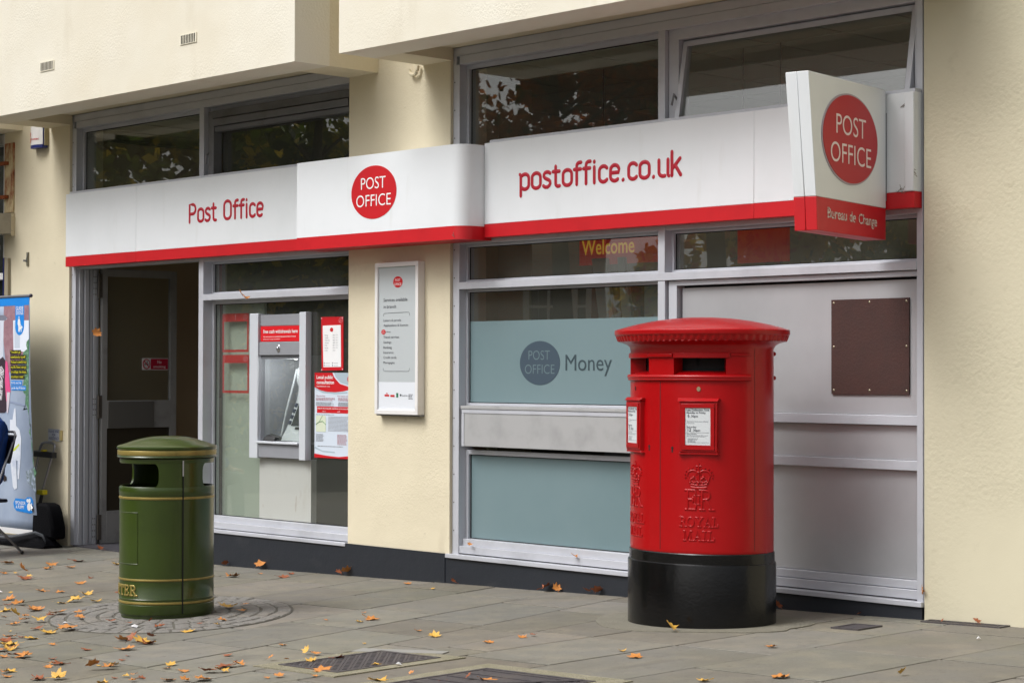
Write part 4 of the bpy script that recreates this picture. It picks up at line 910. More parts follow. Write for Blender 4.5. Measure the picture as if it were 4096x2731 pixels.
# cap
b = MB(); loft(b, [(.071, 1.575), (.073, 1.578, .003), (.081, 1.598, .003), (.083, 1.606, .002), (.090, 1.611), (.092, 1.617), (.092, 1.634), (.088, 1.639)], n=432)
N = 96; rings = [(1, 1.639)]+[(r_, 1.639+.073*(1-r_**2.1)) for r_ in (.97, .93, .88, .8, .7, .58, .44, .3, .16, .05)]
vs = []
for k, z in rings:
    for i in range(N): x, y, _, _ = ept(t_of(LEN*i/N), .088); vs.append((x*k, y*k, z))
vs.append((0, 0, 1.7125)); fs = []
for r_ in range(len(rings)-1):
    for i in range(N): fs.append((r_*N+i, r_*N+(i+1) % N, (r_+1)*N+(i+1) % N, (r_+1)*N+i))
fs += [((len(rings)-1)*N+i, (len(rings)-1)*N+(i+1) % N, len(vs)-1) for i in range(N)]
b.add(vs, fs, True); b.build('cap', PBRED, pb, local=True)
# notice plates and cast lettering on both doors
for c, lab in ((-PC, 'collection plate on the left door'), (PC, 'collection plate on the right door')):
    t0 = t_of(c); cx_, cy_, nx, ny = ept(t0); tx, ty = -ny, nx   # tangent to the image right
    fpl = lambda u, v, h=0, cx_=cx_, cy_=cy_, nx=nx, ny=ny, tx=tx, ty=ty: (cx_+tx*u+nx*h, cy_+ty*u+ny*h, v)
    z0, z1 = .968, 1.262; hw = .108
    b = MB(); b.prism(rect(-hw, hw, z0, z1-.018), fpl, -.05, .016)
    b.hexa([fpl(-hw-.006, z1-.018, -.05), fpl(hw+.006, z1-.018, -.05), fpl(hw+.006, z1-.018, .026), fpl(-hw-.006, z1-.018, .026), fpl(-hw-.012, z1, -.05), fpl(hw+.012, z1, -.05), fpl(hw+.012, z1, .006), fpl(-hw-.012, z1, .006)])
    b.prism([(-hw, z0), (hw, z0), (hw+.008, z0-.014), (-hw-.008, z0-.014)], fpl, -.05, .012)
    pl = b.build('notice_frame', PBRED, body, bevel=.003, local=True); pl['label'] = lab
    b = MB()
    w0, w1 = z0+.012, z1-.03; e = .022
    for r_ in (rect(-hw+.014, hw-.014, w1-e, w1), rect(-hw+.014, hw-.014, w0, w0+e+.004), rect(-hw+.014, -hw+.014+e, w0+e+.004, w1-e), rect(hw-.014-e, hw-.014, w0+e+.004, w1-e)): b.prism(r_, fpl, .0165, .022)
    b.build('inner_frame', PBRED, body, bevel=.0015, local=True)
    cx0, cx1, cz0, cz1 = -hw+.036, hw-.036, w0+e+.004, w1-e
    b = MB(); b.prism(rect(cx0, cx1, cz0, cz1), fpl, .0165, .018); b.build('collection_card', mat('card_white', (206, 210, 212), .3), body, local=True)
    H = cz1-cz0; Wd = cx1-cx0; Y = lambda k: cz1-H*k
    b = MB(); text(b, 'Last Collection Time', fpl, cx0+.008, Y(.075), .0105, Wd-.016, .0188, .012); text(b, 'Monday to Friday', fpl, cx0+.008, Y(.155), .011, Wd*.76, .0188, .012)
    text(b, '6', fpl, cx0+.014, Y(.255), .018, None, .0188, .01); text(b, '.30pm', fpl, cx0+.030, Y(.255), .013, None, .0188, .01)
    text(b, 'Saturday', fpl, cx0+.008, Y(.535), .011, Wd*.39, .0188, .01); text(b, '12', fpl, cx0+.014, Y(.63), .018, None, .0188, .012); text(b, '.30pm', fpl, cx0+.042, Y(.63), .013, None, .0188, .01)
    for k in (.09, .665, .93): b.prism(rect(cx0+.008, cx1-.006, Y(k), Y(k)+.0008), fpl, .018, .0188)
    text(b, 'Other Collections', fpl, cx0+.008, Y(.71), .006, Wd*.4, .0188, .004)
    b.build('card_lettering', mat('card_ink', (30, 34, 56), .5), body, local=True)
    b = MB(); text(b, 'This Postbox has the latest collection', fpl, cx0+.008, Y(.38), .007, Wd*.85, .0188, .002); text(b, 'in this area', fpl, cx0+.008, Y(.425), .007, Wd*.3, .0188, .002)
    lines(b, fpl, cx0+.008, cx1-.01, Y(.78), Y(.725), 2, .0022, .0188); lines(b, fpl, cx0+.014, cx0+.075, Y(.92), Y(.81), 4, .0026, .0188); b.build('card_small_print', mat('card_grey_ink', (120, 124, 132), .6), body, local=True)
    # cast crown, cypher and words
    dd = .004
    sf = lambda u, v, h=0, c=c: surf(c+u, v, dd*.4+h)
    sn = lambda u, v, c=c: snrm(c+u)
    b = MB(); r1 = .0052
    def st(p, r=r1, n=8): b.tube([sf(*q_) for q_ in p], r, n, True, [sn(*q_) for q_ in p])
    st([(-.045, .776), (-.02, .773), (.02, .773), (.045, .776)], .0075); st([(-.047, .792), (-.02, .788), (.02, .788), (.047, .792)], .005)
    st([(-.048, .796), (-.062, .835)]); st([(.048, .796), (.062, .835)])
    st(arc(-.034, .842, .033, .026, 190, 10, 10)+[(0, .83)]); st(arc(.034, .842, .033, .026, -10, 170, 10)[::1]+[(0, .83)])
    st(arc(-.03, .812, .02, .014, 180, 0, 8)); st(arc(.03, .812, .02, .014, 180, 0, 8)); st([(-.05, .812), (-.03, .803), (0, .808), (.03, .803), (.05, .812)], .004)
    st([(0, .79), (0, .845)], .006); st([(0, .87), (0, .907)], .005); st([(-.014, .891), (.014, .891)], .005)
    for a in range(8):
        for sg in (-1, 1):
            an = R(200-a*27); u, v = -.034+.046*math.cos(an), .842+.038*math.sin(an); p = sf(sg*-u, v, .0); b.ball(p, .0052, 6)
    for u, v, r_ in ((0, .858, .009), (-.05, .803, .006), (.05, .803, .006), (-.025, .802, .006), (.025, .802, .006), (0, .802, .008), (-.028, .832, .009), (.028, .832, .009)): b.ball(sf(u, v), r_, 8)
    b.build('cast_crown', PBRED, body, local=True)
    b = MB()
    strokes(b, ['E_'], sf, -.078, .655, .105, .0062, nrm=sn, sx=.95); strokes(b, ['R_'], sf, .006, .655, .105, .0062, nrm=sn, sx=.9)
    strokes(b, ['I_', 'I_'], sf, -.026, .685, .046, .0042, .1, nrm=sn, sx=.9)
    b.build('cast_cypher', PBRED, body, local=True)
    b = MB()
    strokes(b, ['R_', 'O_', 'Y_', 'A_', 'L_'], sf, -.112, .562, .05, .0046, .12, .224, sn); strokes(b, ['M_', 'A_', 'I_', 'L_'], sf, -.092, .487, .05, .0046, .14, .184, sn)
    b.build('cast_lettering', PBRED, body, local=True)

# ================================================================ LITTER BIN
BX, BY = -.36, -2.36; K = .997
lb = thing('litter_bin', 'dark green oval litter bin with gold bands on the ring of setts', 'litter bin', (BX, BY, gz(BX, BY)+.006), math.atan2(-.216, -.977)*-1*0+R(12.5)*-1)
BA, BB = .262, .29      # half width (sideways), half depth (front to back, local -Y is the front)
def bpt(t, d=0., z=0.):
    nx, ny = math.sin(t)/BA, -math.cos(t)/BB; n = math.hypot(nx, ny); return (BA*math.sin(t)+nx/n*d, -BB*math.cos(t)+ny/n*d, z)
def bn(t): nx, ny = math.sin(t)/BA, -math.cos(t)/BB; n = math.hypot(nx, ny); return (nx/n, ny/n, 0)
def bl(b, prof, t0=0, t1=2*math.pi, n=72, smooth=True):
    vs = []; full = abs(t1-t0-2*math.pi) < 1e-6; M_ = n if full else n+1
    for d, z in prof:
        for i in range(M_): vs.append(bpt(t0+(t1-t0)*i/n, d, z*K))
    fs = []
    for r_ in range(len(prof)-1):
        for i in range(n): fs.append((r_*M_+i, r_*M_+(i+1) % M_, (r_+1)*M_+(i+1) % M_, (r_+1)*M_+i))
    return b.add(vs, fs, smooth)
OP = R(61); O0, O1 = .795, .935
b = MB(); bl(b, [(-.012, 0), (-.012, .02), (0, .022), (.003, .03), (.003, .08), (0, .083), (0, .113), (.003, .116), (.0, .12), (0, .222), (0, .25), (0, .71), (0, .74), (.003, .745), (.003, .785), (-.002, O0), (-.014, O0)])
for c in (0, math.pi):
    t0, t1 = c+OP, c+math.pi-OP
    bl(b, [(0, O0-.003), (0, O1+.003)], t0, t1, 24); bl(b, [(-.014, O1+.003), (-.014, O0-.003)], t0, t1, 24)
    for t, sg in ((t0, 1), (t1, -1)):
        b.add([bpt(t, 0, (O0-.003)*K), bpt(t, -.014, (O0-.003)*K), bpt(t, -.014, (O1+.003)*K), bpt(t, 0, (O1+.003)*K)], [(0, 1, 2, 3)])
        # rounded corners of the opening
        for zc, dz in ((O0-.003, 1), (O1+.003, -1)):
            p = [(0, 0), (-sg*.10, 0), (-sg*.045, .009*dz), (-sg*.014, .024*dz), (0, .05*dz)]
            vs = [bpt(t+a, d_, (zc+h_)*K) for d_ in (0, -.014) for a, h_ in p]
            b.add(vs, [(0, 1, 2, 3, 4), (9, 8, 7, 6, 5), (1, 2, 7, 6), (2, 3, 8, 7), (3, 4, 9, 8)])
bl(b, [(-.014, O1), (-.003, O1), (0, O1+.006), (0, .962), (-.02, .966)])
bb_ = b.build('body', BGREEN, lb, local=True)
for z0, z1 in ((.0865, .102), (.226, .240), (.718, .734)):
    b = MB(); bl(b, [(0, z0), (.003, z0+.002), (.0045, (z0+z1)/2), (.003, z1-.002), (0, z1)]); b.build('gold_band', GOLD, bb_, local=True)
b = MB(); bl(b, [(-.03, .955), (-.03, .97)]); bl(b, [(-.03, .966), (.012, .968), (.017, .974), (.012, .981), (.012, 1.018), (.018, 1.024), (.018, 1.034), (.01, 1.04)])
rg = [(.01, 1.04), (-.02, 1.048), (-.06, 1.062), (-.11, 1.078), (-.16, 1.089), (-.21, 1.095), (-.245, 1.097)]
bl(b, rg); vs = [bpt(2*math.pi*i/72, -.245, 1.097*K) for i in range(72)]; b.add(vs, [tuple(range(72))], True)
ld = b.build('lid', BGREEN, lb, local=True)
b = MB(); bl(b, [(.0125, .984), (.0145, .988), (.0145, 1.01), (.0125, 1.014)]); b.build('gold_band', GOLD, ld, local=True)
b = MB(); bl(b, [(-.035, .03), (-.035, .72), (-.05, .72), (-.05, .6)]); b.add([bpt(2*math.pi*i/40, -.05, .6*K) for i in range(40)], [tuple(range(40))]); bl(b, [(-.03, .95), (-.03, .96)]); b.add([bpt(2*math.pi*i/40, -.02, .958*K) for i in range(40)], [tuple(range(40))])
b.build('inner_liner', BLACKM, lb, local=True)  # liner coloured black for the shade inside the bin
b = MB(); b.tube([(-.06, .0, .66*K), (-.06, .0, .955*K)], .012, 8); b.box(-.12, .12, .0, .16, .72, .95); b.build('inner_post_and_shade_core', mat('bin_shade_dark', (22, 24, 20), .6), lb, local=True)  # thin post, plus a dark block added as shade behind the opening
b = MB()
for c in (math.pi/2, ):
    vs = []; w_ = .004
    for z in (.12*.2+.0, O1+.024):
        for a in (-w_, w_): vs.append(bpt(c+a/.27, .0052, max(.03, z)*K))
    b.add(vs, [(0, 1, 3, 2)])
b.build('door_gap', BLACKM, bb_, local=True)
b = MB(); vs = [bpt(math.pi/2+a/.27, .006, z*K) for z in (.86, .955) for a in (-.004, .004)]; b.add(vs, [(0, 1, 3, 2)]); b.build('sticker_strip', mat('sticker_grey', (170, 170, 170), .5), bb_, local=True)
b = MB(); bf = lambda u, v, h=0: bpt(u/.29, .0015+h, v*K); bnn = lambda u, v: bn(u/.29)
strokes(b, ['L_', 'I_', 'T_', 'T_', 'E_', 'R_'], bf, -.165, .14, .058, .0062, .12, .33, bnn); b.build('cast_lettering', GOLD, bb_, local=True)
b = MB()
b.tube([bf(*p) for p in [(-.17+.34*k/16, .33) for k in range(17)]], .0022, 5); b.tube([bf(*p) for p in [(-.17+.34*k/16, .64) for k in range(17)]], .0018, 5); b.tube([bf(.17, .33), bf(.17, .64)], .0014, 5); b.tube([bf(-.17, .33), bf(-.17, .64)], .0014, 5)
b.build('panel_edge', BGREEN, bb_, local=True)
# ================================================================ LEFT-HAND GROUP: BANNER, TROLLEY, BAG, CHAIR, PERSON
BRX = -5.62; BZ0, BZ1 = -.055, 2.05
bnr = thing('pull_up_banner', 'tall blue topped pull-up banner reading Guide Dogs, beside the cream wall', 'banner', (-6.05, -.22, -.13))
def bm_(u, v, h=0): t = (v-BZ0)/(BZ1-BZ0); return (BRX+u, -.22-.10*(1-max(0, 1-t)**2.2)-h-(.0018 if h else 0), v)
BW = -.85
b = MB(); n = 16
for i in range(n):
    z0 = BZ0+(BZ1-BZ0)*i/n; z1 = BZ0+(BZ1-BZ0)*(i+1)/n; b.add([bm_(BW, z0), bm_(0, z0), bm_(0, z1), bm_(BW, z1)], [(0, 1, 2, 3)])
vs_ = len(b.v)
bs = b.build('banner_sheet', mat('print_path_grey', (170, 184, 206), .45, var=((3, (150, 166, 192), .4, .7), (9, (186, 198, 216), .6, .8))), bnr)
so_ = bs.modifiers.new('thick', 'SOLIDIFY'); so_.thickness = .0015; so_.offset = 1
def clip(P, v, keep_above):
    out = []
    for i in range(len(P)):
        a, c = P[i], P[(i+1) % len(P)]; ia = (a[1] >= v) == keep_above; ic = (c[1] >= v) == keep_above
        if ia: out.append(a)
        if ia != ic: t = (v-a[1])/(c[1]-a[1]); out.append((a[0]+(c[0]-a[0])*t, v))
    return out
def strips(b, pts, h):   # follow the bend of the sheet: cut the printed shape into low bands
    lo, hi = min(p[1] for p in pts), max(p[1] for p in pts); n = max(1, math.ceil((hi-lo)/.07))
    for i in range(n):
        P = pts
        if i > 0: P = clip(P, lo+(hi-lo)*i/n, True)
        if i < n-1 and len(P) > 2: P = clip(P, lo+(hi-lo)*(i+1)/n, False)
        if len(P) > 2: b.add([bm_(u, v, h) for u, v in P], [tuple(range(len(P)))])
def bp(pts, m, nm='print_shape', h=.002):
    b = MB(); 
    strips(b, pts, h); return b.build(nm, m, bs)
K_ = .00431; V_ = .002157
def uv(px, py): v = 2.06-(py-1178)*V_; return ((px-118-36*max(0, 1-(v-BZ0)/(BZ1-BZ0))**2.2)*K_, v)     # pixel grid of the banner artwork, right edge = 118
def c1(x, y): return uv(x/3.136, 1160+y/3.136)
def c2(x, y): return uv(x/2.376, 1600+y/2.376)
bp([c1(-420, 65), c1(368, 65), c1(362, 172), c1(-420, 172)], BLUE, 'blue_header')
brk = mat('print_brick', (150, 112, 122), .5, var=((10, (172, 138, 146), .45, .7), (30, (126, 96, 110), .55, .7)))
bp([c1(40, 172), c1(360, 172), c1(362, 800), c1(90, 1060), c1(60, 860), c1(36, 600)], brk, 'printed_brick', .0012)
bp([c1(162, 360), c1(362, 368), c1(364, 780), c1(168, 745)], mat('print_white_window', (226, 232, 244), .5), 'printed_window', .0018)
bp([c1(178, 380), c1(250, 384), c1(250, 720), c1(182, 720)], mat('print_window_grey', (196, 206, 220), .5), 'printed_window', .0022)
bp([c1(-200, 280), c1(60, 300), c1(85, 340), c1(40, 370), c1(36, 900), c1(-200, 900)], mat('print_doorway', (206, 212, 226), .5), 'printed_door', .0014)
bp([c1(-200, 280), c1(50, 290), c1(88, 325), c1(60, 360), c1(-200, 350)], mat('print_lintel', (120, 122, 138), .5), 'printed_lintel', .0018)
hedge = mat('print_hedge', (84, 128, 96), .5, var=((40, (140, 172, 150), .5, .62), (18, (60, 96, 72), .5, .7)))
q = random.Random(4); hp = [c1(368, 600)]+[c1(300+q.uniform(-14, 30)+(40 if k < 3 else 0), 640+k*46) for k in range(20)]
hp += [c2(250+q.uniform(-10, 20)+k*7, 40+k*55) for k in range(13)]+[c2(330, 760), c2(292, 300), c1(366, 1560)]
bp(hp, hedge, 'printed_hedge', .0022)
# shield with figure and dog
sp = [c1(190, 172), c1(303, 172)]+[c1(303, 430)]+[c1(246+57*math.cos(R(a)), 430+125*math.sin(R(a))) for a in range(10, 171, 16)]+[c1(192, 430)]
bp(sp, BLUE, 'blue_shield', .0028)
b = MB()
(gu, gv), (gu2, _) = c1(200, 232), c1(292, 232); W_ = gu2-gu
text(b, 'GUIDE', bm_, gu, gv, .034, W_, .0036, .014); (gu, gv) = c1(204, 290); text(b, 'DOGS', bm_, gu, gv, .034, W_*.96, .0036, .014); b.build('lettering', WHITEP, bs)
b = MB()
for pts in ([(234, 312), (244, 312), (246, 335), (234, 335)], [(228, 345), (250, 345), (258, 400), (252, 455), (246, 510), (232, 512), (232, 440), (222, 410)], [(246, 440), (280, 440), (286, 460), (272, 470), (272, 512), (262, 512), (262, 480), (250, 486), (250, 512), (242, 512)], [(246, 400), (252, 400), (272, 440), (266, 444)]):
    b.prism([c1(*p) for p in pts], bm_, .003, .0038)
b.build('figure_and_dog_logo', WHITEP, bs)
# quote boxes
tb = MB(); tt = MB(); tb2 = MB(); tt2 = MB()
for k, (s_, y0, x1_) in enumerate((('"I couldn\'t go', 745, 265), ('anywhere by myself.', 808, 330), ("Webster's transformed", 873, 340), ('my life. Now I can go', 938, 338), ('to college, the shops,', 1000, 342), ('anywhere I want."', 1062, 313))):
    a = c1(126+k*2.2, y0+56); c = c1(x1_, y0); tb.prism(rect(a[0], c[0], a[1], c[1]), bm_, .0024, .003); text(tt, s_, bm_, a[0]+.008, a[1]+.011, .0235, c[0]-a[0]-.016, .0036, .01)
for k, (s_, y0, x1_) in enumerate((('Kirsty and her', 1140, 279), ('guide dog Webster', 1207, 328))):
    a = c1(140+k*2, y0+56); c = c1(x1_, y0); tb2.prism(rect(a[0], c[0], a[1], c[1]), bm_, .0024, .003); text(tt2, s_, bm_, a[0]+.008, a[1]+.011, .0235, c[0]-a[0]-.016, .0036, .008)
tb.build('quote_box', mat('print_black', (30, 28, 24), .5), bs); tt.build('quote_lettering', mat('print_yellow', (214, 206, 40), .5), bs)
tb2.build('name_box', BLUE, bs); tt2.build('name_lettering', WHITEP, bs)
# girl in pink sleeves, long white dog
bp([c1(-60, 900), c1(-20, 870), c1(30, 830), c1(66, 880), c1(80, 1100), c1(95, 1500), c1(60, 1560), c1(-60, 1560)], mat('print_dark_vest', (56, 44, 56), .5), 'printed_vest', .0024)
bp([c1(66, 880), c1(92, 900), c1(112, 1050), c1(134, 1290), c1(104, 1310), c1(88, 1260), c1(86, 1420), c1(78, 1400), c1(60, 1150)], mat('print_pink', (224, 84, 140), .5), 'printed_sleeve', .003)
bp([c1(86, 1290), c1(128, 1290), c1(120, 1400), c1(100, 1560), c1(84, 1560)], mat('print_pale', (214, 204, 216), .5), 'printed_arm', .0034)
bp([c1(-60, 960), c1(20, 950), c1(48, 1000), c1(36, 1180), c1(20, 1390), c1(0, 1400), c1(-60, 1300)], mat('print_white_pattern', (214, 212, 218), .5, var=((60, (60, 50, 60), .5, .55),)), 'printed_top', .003)
dg = mat('print_dog_white', (220, 226, 238), .5, var=((8, (190, 200, 220), .5, .7),))
bp([c2(120, 200), c2(138, 90), c2(150, 86), c2(158, 260), c2(190, 300), c2(205, 380), c2(200, 560), c2(184, 780), c2(170, 780), c2(172, 600), c2(155, 600), c2(165, 870), c2(140, 888), c2(124, 860), c2(100, 620), c2(92, 470), c2(96, 200)], dg, 'printed_dog', .003)
bp([c2(118, 500), c2(185, 430), c2(188, 450), c2(150, 500), c2(120, 515)], mat('print_harness_yellow', (200, 214, 90), .5), 'printed_harness', .0036)
bp([c2(20, 790), c2(40, 745), c2(62, 770), c2(60, 805), c2(35, 815)], mat('print_shoe', (48, 36, 36), .5), 'printed_shoe', .0036)
bp([c2(90, 18), c2(240, 50), c2(240, 66), c2(90, 36)], mat('print_path_line', (140, 152, 178), .5), 'printed_path_line', .002)
bp([c2(250, 700), c2(336, 650), c2(345, 900), c2(260, 800)], mat('print_dark_corner', (110, 124, 130), .5, var=((20, (170, 184, 206), .45, .6),)), 'printed_shadow_plants', .002)
# sponsor tag
sp = [c2(148, 972), c2(240, 976), c2(262, 952), c2(300, 948), c2(318, 980), c2(322, 1050), c2(312, 1098), c2(290, 1110), c2(160, 1096), c2(136, 1070), c2(128, 1020)]
bp(sp, BLUE, 'blue_tag', .0028)
b = MB(); (a, v), (c, _) = c2(148, 1030), c2(248, 1036); text(b, 'SPONSOR', bm_, a, v, .032, c-a, .0036, .012); (a, v), (c, _) = c2(152, 1072), c2(236, 1076); text(b, 'A PUPPY', bm_, a, v, .032, c-a, .0036, .012)
for x_, y_, rx, ry in ((280, 1045, 18, 40), (266, 985, 10, 18), (285, 985, 11, 24), (304, 1024, 8, 18), (305, 1062, 8, 16)):
    b.prism([c2(x_+rx*math.cos(R(a)), y_+ry*math.sin(R(a))) for a in range(0, 360, 24)], bm_, .003, .0038)
b.build('tag_lettering', WHITEP, bs)
b = MB(); b.tube([bm_(BW-.01, BZ1+.012), bm_(.015, BZ1+.012)], .013, 8); b.build('top_rail', STEELT, bnr)
b = MB(); b.ball(bm_(.015, BZ1+.012), .018, 8); b.build('end_cap', mat('navy_cap', (30, 26, 60), .4), bnr)
b = MB(); b.prism(rect(BW, 0, BZ0, BZ0+.05), bm_, .001, .0018); b.build('white_hem', WHITEP, bs)
b = MB(); b.box(BRX+BW-.02, BRX+.0, -.24, -.16, -.137, -.07); b.build('base', mat('base_dark', (60, 62, 66), .4, .3), bnr, .01)
b = MB(); b.tube([(BRX-.42, -.19, -.08), (BRX-.42, -.30, BZ1)], .008, 8); b.build('pole', STEELT, bnr)

tr = thing('luggage_trolley', 'folding chrome luggage trolley with black bag, leaning on the wall beside the banner', 'trolley', (-5.5, -.15, -.135))
yt = -.12; X = lambda px: -5.60+(px-202)*.0044; Zt = lambda py: .765-(py-1777)*.00218
b = MB()
for a, c, d_ in ((146, 139, 131), (202, 181, 168)):
    b.tube([(X(a), yt+.04, Zt(1800)), (X(c), yt-.02, Zt(1965)), (X(d_), yt-.05, Zt(2060))], .011, 8)
b.tube([(X(146), yt+.04, Zt(1800)), (X(150), yt+.05, Zt(1782)), (X(165), yt+.05, Zt(1776)), (X(190), yt+.05, Zt(1778)), (X(200), yt+.05, Zt(1786)), (X(202), yt+.04, Zt(1800))], .012, 8)
b.tube([(X(157), yt-.08, Zt(2010)), (X(171), yt-.09, Zt(2050)), (X(168), yt-.09, Zt(2110)), (X(160), yt-.09, Zt(2143))], .009, 8)
b.build('tube_frame', STEELT, tr)
b = MB(); b.hexa([(X(134), yt, Zt(1836)), (X(208), yt, Zt(1838)), (X(208), yt+.05, Zt(1838)), (X(134), yt+.05, Zt(1836)), (X(134), yt, Zt(1810)), (X(208), yt, Zt(1815)), (X(208), yt+.05, Zt(1815)), (X(134), yt+.05, Zt(1810))]); b.build('handle_brace', mat('black_plastic', (24, 24, 26), .4), tr, .006)
b = MB(); b.box(X(167), X(192), yt-.05, yt-.0, Zt(1987), Zt(1968)); b.build('yellow_clip', YEL, tr, .004); b = MB(); b.box(X(168), X(178), yt-.01, yt+.03, Zt(1812), Zt(1806)); b.build('yellow_button', YEL, tr)
b = MB(); b.tube([(X(180), yt-.025, Zt(1985)), (X(178), yt-.04, Zt(2030))], .016, 8); b.build('lower_joint', mat('black_plastic', (24, 24, 26), .4), tr)
bg_ = thing('black_bag', 'black zipped bag standing on the trolley foot by the cream wall', 'bag', (-5.42, -.17, -.135))
b = MB(); pts = [(X(176), Zt(2147)), (X(258), Zt(2160)), (X(257), Zt(2110)), (X(246), Zt(2050)), (X(236), Zt(2022)), (X(222), Zt(2016)), (X(190), Zt(2018)), (X(178), Zt(2028))]
b.prism(pts, lambda u, v, h: (u, yt-.03-h, v), -.05, .09); o = b.build('bag_body', FABB, bg_, .025); 
b = MB(); b.tube([(X(183), yt-.13, Zt(2025)), (X(188), yt-.14, Zt(2040)), (X(186), yt-.13, Zt(2052))], .008, 6); b.build('bag_handle', STEELT, bg_)
gb = thing('banner_bag', 'flat black carrying bag with grey webbing strap lying at the foot of the banner', 'bag', (-5.9, -.35, -.14))
b = MB(); q = random.Random(9); vs = []; NU, NV = 26, 7
for i in range(NU+1):
    t = i/NU; x = -6.75+1.38*t; hh = .085+.03*math.sin(t*9)+q.uniform(-.008, .008)
    if t > .93: hh *= 1-(t-.93)/.07*.75
    for j in range(NV+1):
        s_ = j/NV; a = math.pi*s_; yy = -.47+.2*(1-math.cos(a))/2+.16*t*(1)*.9; vs.append((x, yy, -.138+hh*math.sin(a)**.7+q.uniform(-.003, .003)))
b.add(vs, [(i*(NV+1)+j, (i+1)*(NV+1)+j, (i+1)*(NV+1)+j+1, i*(NV+1)+j+1) for i in range(NU) for j in range(NV)], True)
b.add([vs[j] for j in range(NV+1)], [tuple(range(NV+1))]); b.add([vs[NU*(NV+1)+j] for j in range(NV+1)], [tuple(range(NV, -1, -1))]); b.build('bag_body', FABB, gb)
b = MB(); st_ = [(-6.2, -.43, -.06), (-6.0, -.425, -.065), (-5.8, -.40, -.06), (-5.62, -.36, -.03), (-5.5, -.31, -.005), (-5.42, -.28, -.03), (-5.385, -.27, -.09)]
vs = []
for x_, y_, z_ in st_: vs += [(x_, y_-.022, z_-.012), (x_, y_-.014, z_+.012)]
b.add(vs, [(2*i, 2*i+2, 2*i+3, 2*i+1) for i in range(len(st_)-1)]); o = b.build('webbing_strap', FABG, gb); mo = o.modifiers.new('s', 'SOLIDIFY'); mo.thickness = .004

# folding chair, facing the street
fc = thing('folding_chair', 'chrome folding chair with dark padded back, under the person in the blue jacket', 'folding chair', (-5.32, -.9, -.14))
XR, XL = -5.115, -5.52
for x_ in (XR, XL):
    b = MB(); b.tube([(x_, -.735, .85), (x_, -.76, .80), (x_, -.93, .36), (x_, -1.13, -.135)], .011, 8); b.build('back_leg_tube', STEELT, fc)
    b = MB(); b.tube([(x_+.0, -1.12, .30), (x_, -.67, -.13)], .011, 8); lg_ = b.build('leg', STEELT, fc); b = MB(); b.ball((x_, -.668, -.135), .017, 8); b.ball((x_, -1.13, -.135), .014, 8); b.build('rubber_foot', DARK, lg_)
b = MB(); b.tube([(XR, -.735, .85), (XR-.03, -.73, .885), (XL+.03, -.73, .885), (XL, -.735, .85)], .011, 8); b.build('top_tube', STEELT, fc)
b = MB(); b.hexa([(XL+.01, -.80, .62), (XR-.01, -.80, .62), (XR-.01, -.77, .62), (XL+.01, -.77, .62), (XL+.01, -.745, .86), (XR-.01, -.745, .86), (XR-.01, -.715, .86), (XL+.01, -.715, .86)]); b.build('backrest', mat('navy_vinyl', (20, 22, 40), .35), fc, .01)
b = MB(); b.box(XL, XR, -1.16, -.80, .295, .325); b.build('seat', mat('navy_vinyl', (20, 22, 40), .35), fc, .012)

# seated person in a blue jacket, almost wholly outside the frame
pe = thing('person', 'seated person in a bright blue jacket on the folding chair before the banner', 'person', (-5.32, -.9, .33))
def skinned(name, V, E_, m, parent, sub=2):
    me = bpy.data.meshes.new(name); me.from_pydata([v[:3] for v in V], E_, []); me.materials.append(m)
    o = bpy.data.objects.new(name, me); COL.objects.link(o); o.parent = parent; off = Vector(list(parent['_o']))
    for v in me.vertices: v.co -= off
    o['_o'] = list(off)
    sk = o.modifiers.new('skin', 'SKIN'); sk.use_smooth_shade = True
    for i, v in enumerate(V): d = me.skin_vertices[0].data[i]; d.radius = (v[3], v[4] if len(v) > 4 else v[3]); d.use_root = (i == 0)
    s_ = o.modifiers.new('sub', 'SUBSURF'); s_.levels = sub; s_.render_levels = sub
    return o
CXp = -5.325
V = [(CXp, -.92, .42, .10, .09), (CXp, -.89, .60, .10, .08), (CXp, -.90, .80, .11, .08), (CXp, -.93, .95, .09, .06), (CXp, -.97, 1.05, .05, .05), (CXp, -1.0, 1.12, .055, .065), (CXp, -1.01, 1.22, .075, .095), (CXp, -1.01, 1.30, .06, .08)]
E_ = [(0, 1), (1, 2), (2, 3), (3, 4), (4, 5), (5, 6), (6, 7)]
for sg in (-1, 1):
    k = len(V); V += [(CXp+sg*.18, -.93, .91, .045), (CXp+sg*.23, -.98, .70, .048), (CXp+sg*.17, -1.2, .56, .035), (CXp+sg*.10, -1.3, .52, .028), (CXp+sg*.08, -1.36, .49, .022)]
    E_ += [(3, k), (k, k+1), (k+1, k+2), (k+2, k+3), (k+3, k+4)]
    k = len(V); V += [(CXp+sg*.10, -.98, .40, .085), (CXp+sg*.13, -1.36, .42, .06), (CXp+sg*.14, -1.38, .12, .05), (CXp+sg*.14, -1.36, -.07, .038), (CXp+sg*.15, -1.5, -.1, .035)]
    E_ += [(0, k), (k, k+1), (k+1, k+2), (k+2, k+3), (k+3, k+4)]
body_ = skinned('body', V, E_, SKIN, pe)
V = [(CXp, -.89, .40, .18, .15), (CXp, -.87, .58, .175, .135), (CXp, -.87, .78, .195, .14), (CXp, -.91, .97, .18, .13), (CXp, -.96, 1.07, .09, .085)]; E_ = [(0, 1), (1, 2), (2, 3), (3, 4)]
for sg in (-1, 1):
    k = len(V); V += [(CXp+sg*.185, -.92, .93, .10), (CXp+sg*.24, -.97, .70, .07), (CXp+sg*.18, -1.19, .56, .055), (CXp+sg*.13, -1.26, .54, .045)]; E_ += [(3, k), (k, k+1), (k+1, k+2), (k+2, k+3)]
jk = skinned('jacket', V, E_, JACKET, body_)
V = [(CXp, -.92, .38, .15, .1)]; E_ = []
